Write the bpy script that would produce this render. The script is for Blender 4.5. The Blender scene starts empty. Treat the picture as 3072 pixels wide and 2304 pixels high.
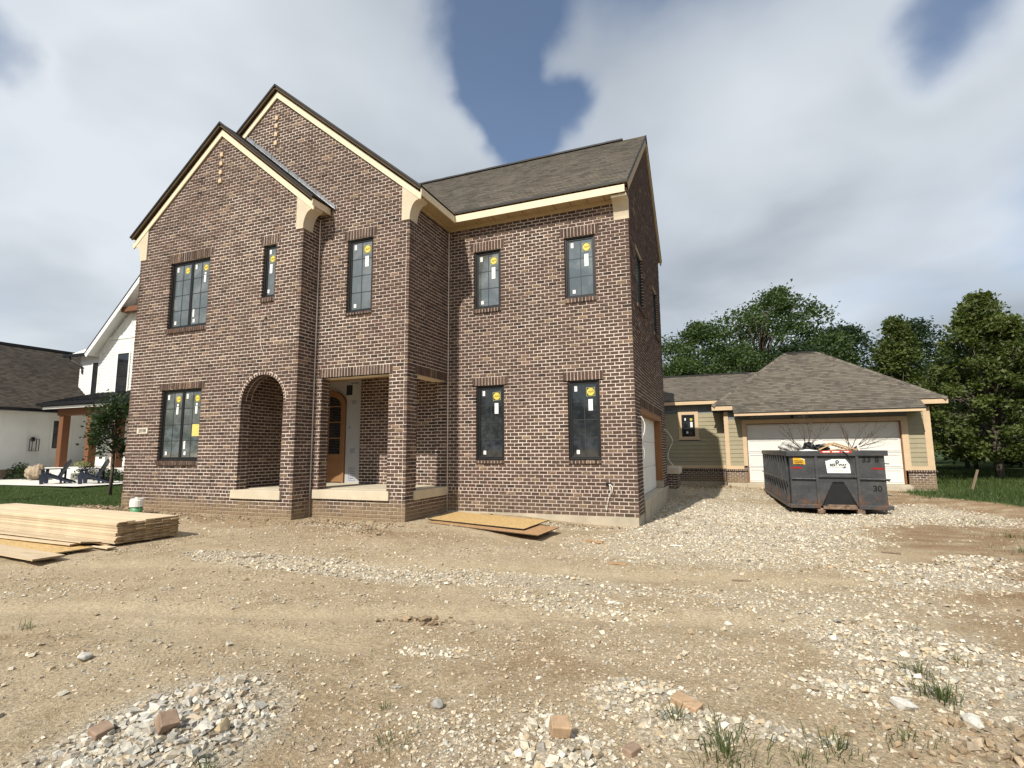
import bpy, bmesh, math, random
import numpy as np
from mathutils import Vector, Matrix

# ------------------------------------------------------------------ camera, sky, sun, exposure
scene = bpy.context.scene
col = scene.collection
RAD = math.radians
PITCH, ROLL, YAW = RAD(7.14177), RAD(-0.44867), RAD(21.50726)
FPX = 1574.995
CAMZ = 1.6
_f = np.array([-math.sin(YAW)*math.cos(PITCH), math.cos(YAW)*math.cos(PITCH), math.sin(PITCH)])
_r = np.array([math.cos(YAW), math.sin(YAW), 0.0]); _u = np.cross(_r, _f)
_c, _s = math.cos(ROLL), math.sin(ROLL)
RIGHT = _c*_r + _s*_u; UP = -_s*_r + _c*_u; FWD = _f
cam_d = bpy.data.cameras.new('camera'); cam = bpy.data.objects.new('camera', cam_d); col.objects.link(cam)
cam.matrix_world = Matrix(((RIGHT[0], UP[0], -FWD[0], 0), (RIGHT[1], UP[1], -FWD[1], 0), (RIGHT[2], UP[2], -FWD[2], CAMZ), (0, 0, 0, 1)))
cam_d.sensor_width = 36.0; cam_d.lens = 36.0*FPX/3072.0; cam_d.clip_end = 3000; cam_d.clip_start = 0.05
scene.camera = cam

SUN_K, SUN_T = 0.165, 0.95            # sideways drift and drop of the light per metre of depth
sun_dir = Vector((SUN_K, 1.0, -SUN_T*math.sqrt(1+SUN_K**2))).normalized()
sd = bpy.data.lights.new('sun', 'SUN'); sun = bpy.data.objects.new('sun', sd); col.objects.link(sun)
sd.energy = 4.9; sd.angle = RAD(0.53); sd.color = (1.0, 0.93, 0.82)
sun.rotation_euler = sun_dir.to_track_quat('-Z', 'Y').to_euler(); sun.location = (-10, -40, 40)
SUN_EL = math.asin(-sun_dir.z); SUN_AZ = math.atan2(-sun_dir.x, -sun_dir.y)     # direction towards the sun, from +Y clockwise

def ray(px, py):
    return RIGHT*((px-1536)/FPX) - UP*((py-1152)/FPX) + FWD
def at(px, py, Y):
    r = ray(px, py); p = r*(Y/r[1]); p[2] += CAMZ; return Vector(p)

scene.view_settings.view_transform = 'Standard'; scene.view_settings.look = 'None'
scene.view_settings.gamma = 1.0; scene.view_settings.exposure = 0.14; scene.view_settings.use_curve_mapping = False

class NT:
    def __init__(s, tree): s.t = tree; s.n = tree.nodes; s.l = tree.links
    def add(s, typ, **kw):
        nd = s.n.new(typ)
        ins = kw.pop('ins', {})
        for k, v in kw.items(): setattr(nd, k, v)
        for k, v in ins.items(): s.set(nd.inputs[k], v)
        return nd
    def set(s, sock, v):
        if isinstance(v, bpy.types.NodeSocket): s.l.new(v, sock)
        elif isinstance(v, bpy.types.Node): s.l.new(v.outputs[0], sock)
        else:
            if sock.type == 'RGBA' and len(v) == 3: v = (*v, 1)
            sock.default_value = v
    def math(s, op, a, b=None, c=None, clamp=False):
        nd = s.n.new('ShaderNodeMath'); nd.operation = op; nd.use_clamp = clamp
        for i, x in enumerate((a, b, c)):
            if x is not None: s.set(nd.inputs[i], x)
        return nd.outputs[0]
    def vmath(s, op, a, b=None, out=0):
        nd = s.n.new('ShaderNodeVectorMath'); nd.operation = op
        s.set(nd.inputs[0], a)
        if b is not None: s.set(nd.inputs[1], b)
        return nd.outputs[out]
    def mix(s, f, a, b, mode='MIX'):
        nd = s.n.new('ShaderNodeMix'); nd.data_type = 'RGBA'; nd.blend_type = mode; nd.clamp_factor = True
        s.set(nd.inputs[0], f); s.set(nd.inputs[6], a); s.set(nd.inputs[7], b); return nd.outputs[2]
    def noise(s, vec, scale, detail=4, rough=.55, dist=0, out=0):
        nd = s.n.new('ShaderNodeTexNoise'); s.set(nd.inputs['Vector'], vec) if vec is not None else None
        nd.inputs['Scale'].default_value = scale; nd.inputs['Detail'].default_value = detail
        nd.inputs['Roughness'].default_value = rough; nd.inputs['Distortion'].default_value = dist
        return nd.outputs[out]
    def sstep(s, x, lo, hi):
        nd = s.n.new('ShaderNodeMapRange'); nd.interpolation_type = 'SMOOTHSTEP'
        s.set(nd.inputs[0], x); nd.inputs[1].default_value = lo; nd.inputs[2].default_value = hi; return nd.outputs[0]
    def ramp(s, x, stops):
        nd = s.n.new('ShaderNodeValToRGB'); s.set(nd.inputs[0], x)
        e = nd.color_ramp.elements
        while len(e) < len(stops): e.new(.5)
        for k, (p, c) in enumerate(stops): e[k].position = p; e[k].color = (*c, 1)
        return nd.outputs[0]

# --- world: Nishita sky behind drifting cloud
w = bpy.data.worlds.new('World'); scene.world = w; w.use_nodes = True
W = NT(w.node_tree); W.n.clear()
sky = W.add('ShaderNodeTexSky', sky_type='NISHITA', sun_disc=False, sun_elevation=SUN_EL, sun_rotation=SUN_AZ, altitude=200, air_density=1.0, dust_density=1.2, ozone_density=1.6)
tc = W.add('ShaderNodeTexCoord'); D = W.vmath('NORMALIZE', tc.outputs['Generated'])
sep = W.add('ShaderNodeSeparateXYZ', ins={0: D})
zz = W.math('ADD', W.math('MAXIMUM', sep.outputs[2], 0.0), 0.22)
pl = W.add('ShaderNodeCombineXYZ', ins={0: W.math('DIVIDE', sep.outputs[0], zz), 1: W.math('DIVIDE', sep.outputs[1], zz), 2: 0.0}).outputs[0]
warp = W.noise(pl, 1.4, 3, .5, out=1)
plw = W.vmath('ADD', pl, W.vmath('MULTIPLY', W.vmath('SUBTRACT', warp, (.5, .5, .5)), (.30, .30, .30)))
dw = W.vmath('ADD', D, W.vmath('MULTIPLY', W.vmath('SUBTRACT', W.noise(D, 4.0, 5, .52, out=1), (.5, .5, .5)), (.17, .17, .17)))
cov = W.math('MULTIPLY_ADD', W.noise(plw, 0.9, 5, .48), 2.2, -0.42)
# breaks in the cloud: broad openings, given as directions in the sky
holes = [((1070, 30), .105, 1.25), ((1075, 185), .070, 1.2), ((1140, 300), .065, 1.1), ((1250, 240), .05, .8), ((2075, 25), .075, .85), ((0, 140), .05, .7), ((20, 10), .06, .2), ((1600, -500), .25, .9), ((200, -420), .2, .8), ((2900, 200), .2, .8), ((-700, 300), .2, .7)]
cl = cov
for (ox, oy), rad, amt in holes:
    dv = ray(ox*1.38878, oy*1.38878); dv = dv/np.linalg.norm(dv)
    dist = W.vmath('DISTANCE', dw, tuple(dv), out=1)
    h = W.math('SUBTRACT', 1.0, W.sstep(dist, rad*.25, rad*1.55))
    cl = W.math('SUBTRACT', cl, W.math('MULTIPLY', h, amt))
mask = W.math('MULTIPLY_ADD', W.sstep(cl, -.15, .75), .86, .12)
shade = W.math('MULTIPLY_ADD', W.noise(plw, 0.62, 5, .45), 2.7, -.86)
edge = W.sstep(cl, 1.5, .1)
low = W.sstep(sep.outputs[2], .10, .60)
tone = W.math('ADD', W.math('MULTIPLY_ADD', edge, .46, W.math('MULTIPLY', shade, .80)), W.math('MULTIPLY', low, .16))
ccol = W.ramp(tone, [(0.0, (.165, .195, .235)), (.35, (.265, .305, .35)), (.65, (.44, .485, .535)), (1.0, (.72, .765, .81))])
bg1 = W.add('ShaderNodeBackground', ins={0: W.mix(1.0, sky.outputs[0], (.80, .95, 1.06), 'MULTIPLY'), 1: .105})
bg2 = W.add('ShaderNodeBackground', ins={0: ccol, 1: 1.0})
mx = W.add('ShaderNodeMixShader', ins={0: W.math('MULTIPLY', mask, .97)})
W.l.new(bg1.outputs[0], mx.inputs[1]); W.l.new(bg2.outputs[0], mx.inputs[2])
wo = W.add('ShaderNodeOutputWorld'); W.l.new(mx.outputs[0], wo.inputs[0])

# ------------------------------------------------------------------ helpers
R = random.Random(11)
NR = np.random.default_rng(5)
def tag(o, label=None, cat=None, group=None, kind=None):
    if label: o['label'] = label
    if cat: o['category'] = cat
    if group: o['group'] = group
    if kind: o['kind'] = kind
    return o
def empty(name, loc=(0, 0, 0), rz=0):
    o = bpy.data.objects.new(name, None); col.objects.link(o); o.location = loc; o.rotation_euler = (0, 0, rz); o.empty_display_size = .2
    return o
def par(o, p, world=True):
    o.parent = p
    if world and p.type == 'EMPTY': o.matrix_parent_inverse = Matrix.Translation(-Vector(p.location))
    return o
def V3(*a): return Vector(a)
class MB:
    def __init__(s): s.v = []; s.f = []; s.m = []; s.uv = []; s.c = []
    def add(s, vs, fs, mi=0, uvs=None, colr=None):
        b = len(s.v); s.v += [tuple(x) for x in vs]
        for k, f in enumerate(fs):
            s.f.append(tuple(b+i for i in f)); s.m.append(mi)
            s.uv.append(uvs[k] if uvs else None); s.c.append(colr)
        return s
    def obox(s, o, U, V, N, u0, u1, v0, v1, n0, n1, mi=0):
        o = Vector(o); U = Vector(U); V = Vector(V); N = Vector(N)
        p = [o+U*a+V*b+N*c for c in (n0, n1) for b in (v0, v1) for a in (u0, u1)]
        return s.add(p, [(0, 2, 3, 1), (4, 5, 7, 6), (0, 1, 5, 4), (2, 6, 7, 3), (0, 4, 6, 2), (1, 3, 7, 5)], mi)
    def box(s, x0, x1, y0, y1, z0, z1, mi=0):
        return s.obox((0, 0, 0), (1, 0, 0), (0, 1, 0), (0, 0, 1), x0, x1, y0, y1, z0, z1, mi)
    def prism(s, poly, axis, a0, a1, mi=0):
        def P(p, a):
            return (p[0], a, p[1]) if axis == 'y' else (a, p[0], p[1]) if axis == 'x' else (p[0], p[1], a)
        n = len(poly)
        vs = [P(p, a0) for p in poly]+[P(p, a1) for p in poly]
        fs = [tuple(range(n))[::-1], tuple(range(n, 2*n))]+[(i, (i+1) % n, n+(i+1) % n, n+i) for i in range(n)]
        return s.add(vs, fs, mi)
    def tube(s, pts, rad, seg=6, mi=0):
        pts = [Vector(p) for p in pts]
        if not hasattr(rad, '__len__'): rad = [rad]*len(pts)
        vs = []; fs = []
        for i, p in enumerate(pts):
            d = (pts[min(i+1, len(pts)-1)]-pts[max(i-1, 0)]).normalized()
            a = d.orthogonal().normalized() if abs(d.z) > .95 else d.cross(Vector((0, 0, 1))).normalized()
            b = d.cross(a)
            for k in range(seg):
                t = 2*math.pi*k/seg; vs.append(p+(a*math.cos(t)+b*math.sin(t))*rad[i])
        for i in range(len(pts)-1):
            for k in range(seg):
                fs.append((i*seg+k, i*seg+(k+1) % seg, (i+1)*seg+(k+1) % seg, (i+1)*seg+k))
        fs.append(tuple(range(seg))[::-1]); fs.append(tuple(range((len(pts)-1)*seg, len(pts)*seg)))
        return s.add(vs, fs, mi)
    def build(s, name, mats, parent=None, bevel=0, smooth=False, world=True, kind=None):
        me = bpy.data.meshes.new(name); me.from_pydata(s.v, [], s.f)
        if not isinstance(mats, (list, tuple)): mats = [mats]
        for m in mats: me.materials.append(m)
        me.polygons.foreach_set('material_index', s.m)
        if any(u is not None for u in s.uv):
            ul = me.uv_layers.new(name='UVMap'); fl = []
            for f, u in zip(s.f, s.uv):
                for k in range(len(f)): fl += list(u[k]) if u else [0, 0]
            ul.data.foreach_set('uv', fl)
        if any(c is not None for c in s.c):
            at_ = me.color_attributes.new('Col', 'FLOAT_COLOR', 'CORNER'); fl = []
            for f, c in zip(s.f, s.c): fl += list(c or (1, 1, 1, 0))*len(f)
            at_.data.foreach_set('color', fl)
        if smooth: me.polygons.foreach_set('use_smooth', [True]*len(me.polygons))
        me.update()
        o = bpy.data.objects.new(name, me); col.objects.link(o)
        if bevel:
            b = o.modifiers.new('bevel', 'BEVEL'); b.width = bevel; b.segments = 2; b.limit_method = 'ANGLE'; b.angle_limit = RAD(40)
        if parent is not None: par(o, parent, world)
        if kind: o['kind'] = kind
        return o
def np_mesh(name, V, F, mats, colr=None, parent=None, smooth=False, kind=None):
    """V (n,3), F (m,k) all the same k, colr (n,4) per vertex"""
    me = bpy.data.meshes.new(name); k = F.shape[1]
    me.vertices.add(len(V)); me.vertices.foreach_set('co', V.astype(np.float32).ravel())
    me.loops.add(F.size); me.loops.foreach_set('vertex_index', F.astype(np.int32).ravel())
    me.polygons.add(len(F)); me.polygons.foreach_set('loop_start', np.arange(0, F.size, k, dtype=np.int32))
    me.polygons.foreach_set('use_smooth', np.full(len(F), bool(smooth)))
    for m in (mats if isinstance(mats, (list, tuple)) else [mats]): me.materials.append(m)
    if colr is not None:
        a = me.color_attributes.new('Col', 'FLOAT_COLOR', 'POINT'); a.data.foreach_set('color', colr.astype(np.float32).ravel())
    me.update(calc_edges=True); me.validate()
    o = bpy.data.objects.new(name, me); col.objects.link(o)
    if parent is not None: par(o, parent)
    if kind: o['kind'] = kind
    return o
_tx = {}
def text_geo(s, size, shear=0, bold=0):
    key = (s, size, shear, bold)
    if key in _tx: return _tx[key]
    c = bpy.data.curves.new('t', 'FONT'); c.body = s; c.size = size; c.shear = shear; c.offset = bold; c.align_x = 'CENTER'; c.align_y = 'CENTER'; c.resolution_u = 3
    o = bpy.data.objects.new('t', c); col.objects.link(o)
    dg = bpy.context.evaluated_depsgraph_get(); me = o.evaluated_get(dg).to_mesh()
    vs = [tuple(v.co[:2]) for v in me.vertices]; fs = [tuple(p.vertices) for p in me.polygons]
    o.evaluated_get(dg).to_mesh_clear(); bpy.data.objects.remove(o); bpy.data.curves.remove(c)
    _tx[key] = (vs, fs); return _tx[key]
def put_text(mb, s, size, o, U, V, N, n, mi, shear=0, sx=1.0, bold=0):
    vs, fs = text_geo(s, size, shear, bold); o = Vector(o); U = Vector(U); V = Vector(V); N = Vector(N)
    mb.add([o+U*(a*sx)+V*b+N*n for a, b in vs], fs, mi)
def scribble(mb, o, U, V, N, n, mi, L, h, rows=1, gap=1.8, seed=1):
    r_ = random.Random(seed); o = Vector(o)
    for q in range(rows):
        u = -L/2+r_.uniform(0, .1)*L*(q > 0)
        while u < L/2-h:
            w_ = h*r_.uniform(.25, .9); mb.obox(o-V*(q*h*gap), U, V, N, u, u+w_, -h/2*r_.uniform(.6, 1), h/2*r_.uniform(.6, 1), n, n+.0006, mi); u += w_+h*r_.uniform(.12, .35)
X_, Y_, Z_ = V3(1, 0, 0), V3(0, 1, 0), V3(0, 0, 1)

# ------------------------------------------------------------------ materials
MATS = {}
def base_mat(name):
    m = bpy.data.materials.new(name); m.use_nodes = True; T = NT(m.node_tree)
    b = T.n['Principled BSDF']; MATS[name] = m; return m, T, b
def obj_co(T): return T.add('ShaderNodeTexCoord').outputs['Object']
def wpos(T): return T.add('ShaderNodeNewGeometry').outputs['Position']
def bump(T, b, h, strength=.3, dist=.01):
    bp = T.add('ShaderNodeBump', ins={'Strength': strength, 'Distance': dist, 'Height': h}); T.l.new(bp.outputs[0], b.inputs['Normal'])
def simple(name, c, rough=.7, var=.12, scale=6, bscale=80, bstr=.15, metal=0, spec=.4, c2=None, stretch=(1, 1, 1), grime=0):
    m, T, b = base_mat(name); co = obj_co(T)
    if stretch != (1, 1, 1): co = T.vmath('MULTIPLY', co, stretch)
    n = T.noise(co, scale, 6, .6)
    lo = tuple(x*(1-var) for x in c); hi = tuple(min(1, x*(1+var)) for x in (c2 or c))
    cc = T.ramp(n, [(.3, lo), (.7, hi)])
    if grime:
        g = T.sstep(T.noise(co, scale*.45, 7, .65, .6), .52, .78)
        cc = T.mix(T.math('MULTIPLY', g, grime), cc, (.28, .22, .15))
    T.set(b.inputs['Base Color'], cc); b.inputs['Roughness'].default_value = rough; b.inputs['Metallic'].default_value = metal
    b.inputs['Specular IOR Level'].default_value = spec
    if bstr: bump(T, b, T.noise(co, bscale, 4, .6), bstr, .004)
    return m
def mud_mask(T, P):
    sp = T.add('ShaderNodeSeparateXYZ', ins={0: P})
    up = T.sstep(T.math('ADD', sp.outputs[2], T.math('MULTIPLY_ADD', T.noise(P, 2.2, 6, .6), -1.1, .55)), .62, .16)
    side = T.sstep(sp.outputs[0], -5.6, -6.6)
    far = T.math('MULTIPLY', T.sstep(sp.outputs[1], 23.0, 24.0), .9)
    return T.math('MULTIPLY', up, T.math('MAXIMUM', T.math('MAXIMUM', side, far), .22))
def m_brick():
    m, T, b = base_mat('brick'); P = wpos(T)
    at_ = T.add('ShaderNodeAttribute', attribute_name='Col')
    n1 = T.noise(P, 26, 6, .65); n2 = T.noise(P, 55, 5, .7)
    c = T.mix(1.0, at_.outputs['Color'], T.ramp(n1, [(.28, (.62, .60, .58)), (.72, (1.35, 1.36, 1.36))]), 'MULTIPLY')
    tan = T.math('MULTIPLY', at_.outputs['Alpha'], T.sstep(n2, .42, .60))
    c = T.mix(tan, c, (.33, .235, .14))
    sm = T.sstep(T.noise(P, 11, 6, .7, 1.2), .63, .75)
    c = T.mix(T.math('MULTIPLY', sm, .42), c, (.42, .34, .275))
    c = T.mix(T.math('MULTIPLY', mud_mask(T, P), .8), c, (.27, .20, .125))
    T.set(b.inputs['Base Color'], c); b.inputs['Roughness'].default_value = .9; b.inputs['Specular IOR Level'].default_value = .2
    bump(T, b, T.noise(P, 160, 4, .7), .55, .004); return m
def m_mortar():
    m, T, b = base_mat('mortar'); P = wpos(T)
    c = T.ramp(T.noise(P, 7, 7, .65), [(.3, (.46, .385, .335)), (.7, (.64, .555, .495))])
    big = T.sstep(T.noise(P, .42, 4, .5), .44, .62)
    c = T.mix(T.math('MULTIPLY', big, .70), c, (.78, .70, .615))
    c = T.mix(T.math('MULTIPLY', mud_mask(T, P), .8), c, (.30, .225, .14))
    T.set(b.inputs['Base Color'], c); b.inputs['Roughness'].default_value = .95; b.inputs['Specular IOR Level'].default_value = .1
    bump(T, b, T.noise(P, 120, 5, .7), .8, .006); return m
def m_shingle(name, c0, c1, c2):
    m, T, b = base_mat(name); uv = T.add('ShaderNodeUVMap', uv_map='UVMap').outputs[0]
    s = T.add('ShaderNodeSeparateXYZ', ins={0: uv}); row = T.math('FLOOR', T.math('DIVIDE', T.math('ADD', s.outputs[1], .0005), .14))
    wn = T.add('ShaderNodeTexWhiteNoise', noise_dimensions='1D', ins={'W': row})
    uu = T.math('ADD', T.math('DIVIDE', s.outputs[0], .21), T.math('MULTIPLY', wn.outputs[0], 7.3))
    jit = T.noise(T.add('ShaderNodeCombineXYZ', ins={0: uu, 1: row, 2: 0.0}).outputs[0], 1.3, 2, .5)
    cell = T.math('FLOOR', T.math('ADD', uu, T.math('MULTIPLY', jit, 1.5)))
    wc = T.add('ShaderNodeTexWhiteNoise', noise_dimensions='2D', ins={'Vector': T.add('ShaderNodeCombineXYZ', ins={0: cell, 1: row, 2: 0.0}).outputs[0]})
    c = T.ramp(wc.outputs[0], [(0, c0), (.45, c1), (1, c2)])
    P = wpos(T)
    c = T.mix(1, c, T.ramp(T.noise(P, 90, 3, .8), [(.3, (.72, .72, .72)), (.7, (1.28, 1.28, 1.28))]), 'MULTIPLY')
    c = T.mix(1, c, T.ramp(T.noise(P, .7, 5, .6), [(.3, (.86, .86, .87)), (.7, (1.12, 1.11, 1.1))]), 'MULTIPLY')
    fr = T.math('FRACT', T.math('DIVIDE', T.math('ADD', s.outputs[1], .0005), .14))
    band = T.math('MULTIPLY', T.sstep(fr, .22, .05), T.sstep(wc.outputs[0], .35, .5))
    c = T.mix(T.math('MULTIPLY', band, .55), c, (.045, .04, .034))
    T.set(b.inputs['Base Color'], c); b.inputs['Roughness'].default_value = .95; b.inputs['Specular IOR Level'].default_value = .15
    bump(T, b, T.noise(P, 220, 3, .7), .6, .004); return m
def m_glass(name, base, dust, ior):
    m, T, b = base_mat(name); P = wpos(T)
    d = T.sstep(T.noise(P, 1.6, 6, .6, .8), .40, .75)
    c = T.mix(T.math('MULTIPLY', d, dust), base, (.34, .36, .35))
    T.set(b.inputs['Base Color'], c); b.inputs['Roughness'].default_value = .035; b.inputs['IOR'].default_value = ior
    bump(T, b, T.noise(P, 1.1, 2, .5), .05, .03); return m
def m_osb(name, c0, c1):
    m, T, b = base_mat(name); co = obj_co(T)
    w1 = T.noise(T.vmath('MULTIPLY', co, (9, 40, 40)), 1, 5, .7, 1.5); w2 = T.noise(T.vmath('MULTIPLY', co, (30, 14, 30)), 1, 4, .7, 1.0)
    c = T.ramp(T.math('MULTIPLY_ADD', w2, .5, T.math('MULTIPLY', w1, .5)), [(.36, tuple(x*.42 for x in c0)), (.46, c0), (.6, c1)])
    T.set(b.inputs['Base Color'], c); b.inputs['Roughness'].default_value = .85
    bump(T, b, w1, .3, .003); return m
def m_wood(name, c0, c1, rough=.7):
    m, T, b = base_mat(name); co = obj_co(T)
    g = T.noise(T.vmath('MULTIPLY', co, (3, 3, 3)), 1, 3, .5, out=1); v = T.vmath('ADD', T.vmath('MULTIPLY', co, (60, 60, 4)), T.vmath('MULTIPLY', g, (2, 2, 2)))
    n = T.noise(v, 1, 6, .65, .8)
    T.set(b.inputs['Base Color'], T.ramp(n, [(.3, c0), (.7, c1)])); b.inputs['Roughness'].default_value = rough
    bump(T, b, n, .2, .003); return m
def m_leaf(name, c0, c1, trans=.35):
    m, T, b = base_mat(name); at_ = T.add('ShaderNodeAttribute', attribute_name='Col')
    s = T.add('ShaderNodeSeparateColor', ins={0: at_.outputs['Color']})
    c = T.ramp(s.outputs[0], [(0, c0), (1, c1)])
    T.set(b.inputs['Base Color'], c); b.inputs['Roughness'].default_value = .5; b.inputs['Specular IOR Level'].default_value = .35
    tr = T.add('ShaderNodeBsdfTranslucent', ins={0: T.mix(1, c, (1.25, 1.5, .55), 'MULTIPLY')})
    mxn = T.add('ShaderNodeMixShader', ins={0: trans}); T.l.new(b.outputs[0], mxn.inputs[1]); T.l.new(tr.outputs[0], mxn.inputs[2])
    T.l.new(mxn.outputs[0], T.n['Material Output'].inputs[0]); return m
def m_attr(name, rough=.9, nscale=60, bstr=.5, amt=.35):
    m, T, b = base_mat(name); P = wpos(T); at_ = T.add('ShaderNodeAttribute', attribute_name='Col')
    c = T.mix(1, at_.outputs['Color'], T.ramp(T.noise(P, nscale, 5, .65), [(.3, (1-amt,)*3), (.7, (1+amt*.7,)*3)]), 'MULTIPLY')
    T.set(b.inputs['Base Color'], c); b.inputs['Roughness'].default_value = rough; b.inputs['Specular IOR Level'].default_value = .25
    bump(T, b, T.noise(P, nscale*3, 4, .65), bstr, .004); return m
def m_ground():
    m, T, b = base_mat('ground'); P = wpos(T)
    at_ = T.add('ShaderNodeAttribute', attribute_name='Col'); s = T.add('ShaderNodeSeparateColor', ins={0: at_.outputs['Color']})
    grav, brown, grass = s.outputs[0], s.outputs[1], s.outputs[2]
    big = T.noise(P, .45, 6, .6, .5); mid = T.noise(P, 3.2, 7, .65, .4); fine = T.noise(P, 38, 6, .7); vf = T.noise(P, 130, 4, .7)
    c = T.ramp(T.math('MULTIPLY_ADD', mid, .55, T.math('MULTIPLY', big, .45)), [(.34, (.325, .250, .160)), (.47, (.445, .362, .250)), (.64, (.53, .445, .325))])
    c = T.mix(T.math('MULTIPLY', brown, T.sstep(T.noise(P, 1.7, 5, .6), .28, .6)), c, (.30, .205, .125))
    gcol = T.ramp(fine, [(.3, (.28, .245, .19)), (.55, (.52, .465, .375)), (.75, (.66, .61, .52))])
    gm = T.sstep(T.math('ADD', grav, T.math('MULTIPLY_ADD', mid, .9, -.45)), .30, .85)
    c = T.mix(T.math('MULTIPLY', gm, .85), c, gcol)
    c = T.mix(T.math('MULTIPLY', at_.outputs['Alpha'], .62), c, (.575, .480, .340))
    gr = T.sstep(T.math('ADD', grass, T.math('MULTIPLY_ADD', fine, .5, -.25)), .35, .65)
    c = T.mix(gr, c, T.ramp(fine, [(.3, (.028, .05, .014)), (.7, (.065, .105, .03))]))
    c = T.mix(1, c, T.ramp(fine, [(.32, (.58, .565, .54)), (.68, (1.26, 1.25, 1.22))]), 'MULTIPLY')
    c = T.mix(1, c, T.ramp(vf, [(.3, (.70, .69, .67)), (.7, (1.2, 1.2, 1.19))]), 'MULTIPLY')
    pb = T.sstep(T.noise(P, 24, 3, .6, .3), .60, .66)
    c = T.mix(T.math('MULTIPLY', pb, .30), c, (.50, .45, .37))
    T.set(b.inputs['Base Color'], c); b.inputs['Roughness'].default_value = .97; b.inputs['Specular IOR Level'].default_value = .1
    h = T.math('ADD', T.math('MULTIPLY', fine, .6), T.math('ADD', T.math('MULTIPLY', vf, .22), T.math('MULTIPLY', pb, .25)))
    bump(T, b, h, 1.0, .03); return m
def m_dumpster():
    m, T, b = base_mat('dumpster_paint'); co = obj_co(T)
    c = T.ramp(T.noise(co, 3.5, 7, .65), [(.3, (.034, .037, .041)), (.7, (.060, .064, .070))])
    z = T.add('ShaderNodeSeparateXYZ', ins={0: co}).outputs[2]
    dust = T.sstep(T.noise(co, 2.1, 7, .7, .8), .45, .8); c = T.mix(T.math('MULTIPLY', dust, .16), c, (.30, .27, .22))
    rl = T.math('MULTIPLY', T.sstep(z, .45, .02), T.sstep(T.noise(co, 5, 6, .7, .6), .48, .60)); c = T.mix(T.math('MULTIPLY', rl, .7), c, (.14, .065, .03))
    chip = T.sstep(T.noise(co, 7.5, 5, .7, .3), .71, .75); c = T.mix(chip, c, (.22, .21, .20))
    T.set(b.inputs['Base Color'], c); b.inputs['Roughness'].default_value = .45
    bump(T, b, T.noise(co, 2.4, 5, .55), .6, .06); return m
m_brick(); m_mortar()
m_shingle('shingle', (.085, .076, .062), (.128, .114, .093), (.168, .150, .123))
m_shingle('shingle_dark', (.042, .036, .030), (.064, .054, .045), (.085, .074, .062))
m_glass('glass', (.072, .088, .086), .42, 2.5)  # reflected sky is partly painted into this pale tint and dust
m_glass('glass_dark', (.014, .017, .020), .07, 1.9)
m_osb('osb', (.46, .30, .12), (.66, .47, .22)); m_osb('osb_old', (.34, .19, .09), (.52, .33, .16))
m_wood('timber', (.20, .088, .032), (.31, .150, .06)); m_wood('post_stain', (.13, .048, .018), (.20, .085, .035)); m_wood('door_wood', (.20, .098, .040), (.31, .165, .072))
m_wood('raw_wood', (.42, .27, .12), (.60, .42, .22)); m_wood('grey_wood', (.17, .12, .08), (.30, .23, .16)); m_wood('bark', (.075, .06, .045), (.15, .125, .10), .95)
m_wood('branch_bark', (.055, .04, .03), (.10, .075, .055), .95)
simple('board', (.56, .445, .30), .75, .10, 3, 200, .12, stretch=(.6, 6, 6), c2=(.63, .515, .36)); simple('board_end', (.30, .215, .125), .9, .35, 20, 120, .3)
simple('trim_cream', (.72, .62, .45), .7, .08, 2, 150, .08, grime=.12)
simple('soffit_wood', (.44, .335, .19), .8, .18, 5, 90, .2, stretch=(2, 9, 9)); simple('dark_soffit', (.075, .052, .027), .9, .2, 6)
simple('limestone', (.56, .49, .37), .9, .10, 3, 160, .35, grime=.12)
simple('concrete', (.44, .385, .295), .92, .18, 2.5, 120, .4, grime=.35); simple('porch_concrete', (.52, .465, .36), .9, .12, 2.5, 120, .3, grime=.25)
simple('black_edge', (.012, .012, .013), .6, .2, 8); simple('window_black', (.012, .013, .014), .42, .15, 10, 100, .05); simple('muntin', (.035, .042, .046), .4, .1)
simple('metal_flash', (.42, .43, .44), .28, .18, 7, 40, .25, metal=.85); simple('paper', (.78, .79, .76), .7, .05); simple('sticker_yellow', (.72, .58, .10), .5, .08); simple('sticker_ink', (.05, .05, .03), .6, .1)
simple('sticker_line', (.55, .52, .20), .5, .05); simple('note_yellow', (.62, .54, .16), .7, .1)
simple('siding_sage', (.325, .288, .190), .7, .06, 3, 200, .15); simple('trim_tan', (.60, .45, .29), .75, .07, 3, 150, .12, grime=.1)
simple('door_white', (.74, .73, .69), .5, .03, 2, 200, .05); simple('groove', (.34, .33, .31), .7, .05)
simple('foam_board', (.19, .21, .225), .85, .12, 4); simple('ink_blue', (.06, .06, .14), .8, .1); simple('wrap', (.40, .41, .42), .6, .06, 4, 12, .35); simple('wrap_ink', (.10, .13, .30), .7, .2); simple('wrap_dark', (.02, .02, .025), .7, .2)
simple('white_siding', (.80, .80, .765), .65, .03, 2, 160, .05); simple('black_metal', (.011, .012, .015), .4, .2, 5); simple('metal_roof', (.010, .012, .018), .35, .2, 3)
simple('white_pvc', (.78, .77, .72), .45, .05); simple('pvc_green', (.10, .30, .14), .45, .15); simple('cable', (.74, .73, .69), .5, .05); simple('dark_hole', (.006, .006, .006), .9, .1)
simple('plastic_black', (.010, .010, .011), .28, .2, 9, 20, .6); simple('plastic_clear', (.46, .45, .42), .35, .15, 9, 16, .7); simple('red_tape', (.30, .012, .014), .4, .2); simple('label_white', (.80, .80, .78), .5, .04, 4, 30, .1, grime=.1); simple('label_yellow', (.72, .40, .03), .5, .1)
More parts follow.
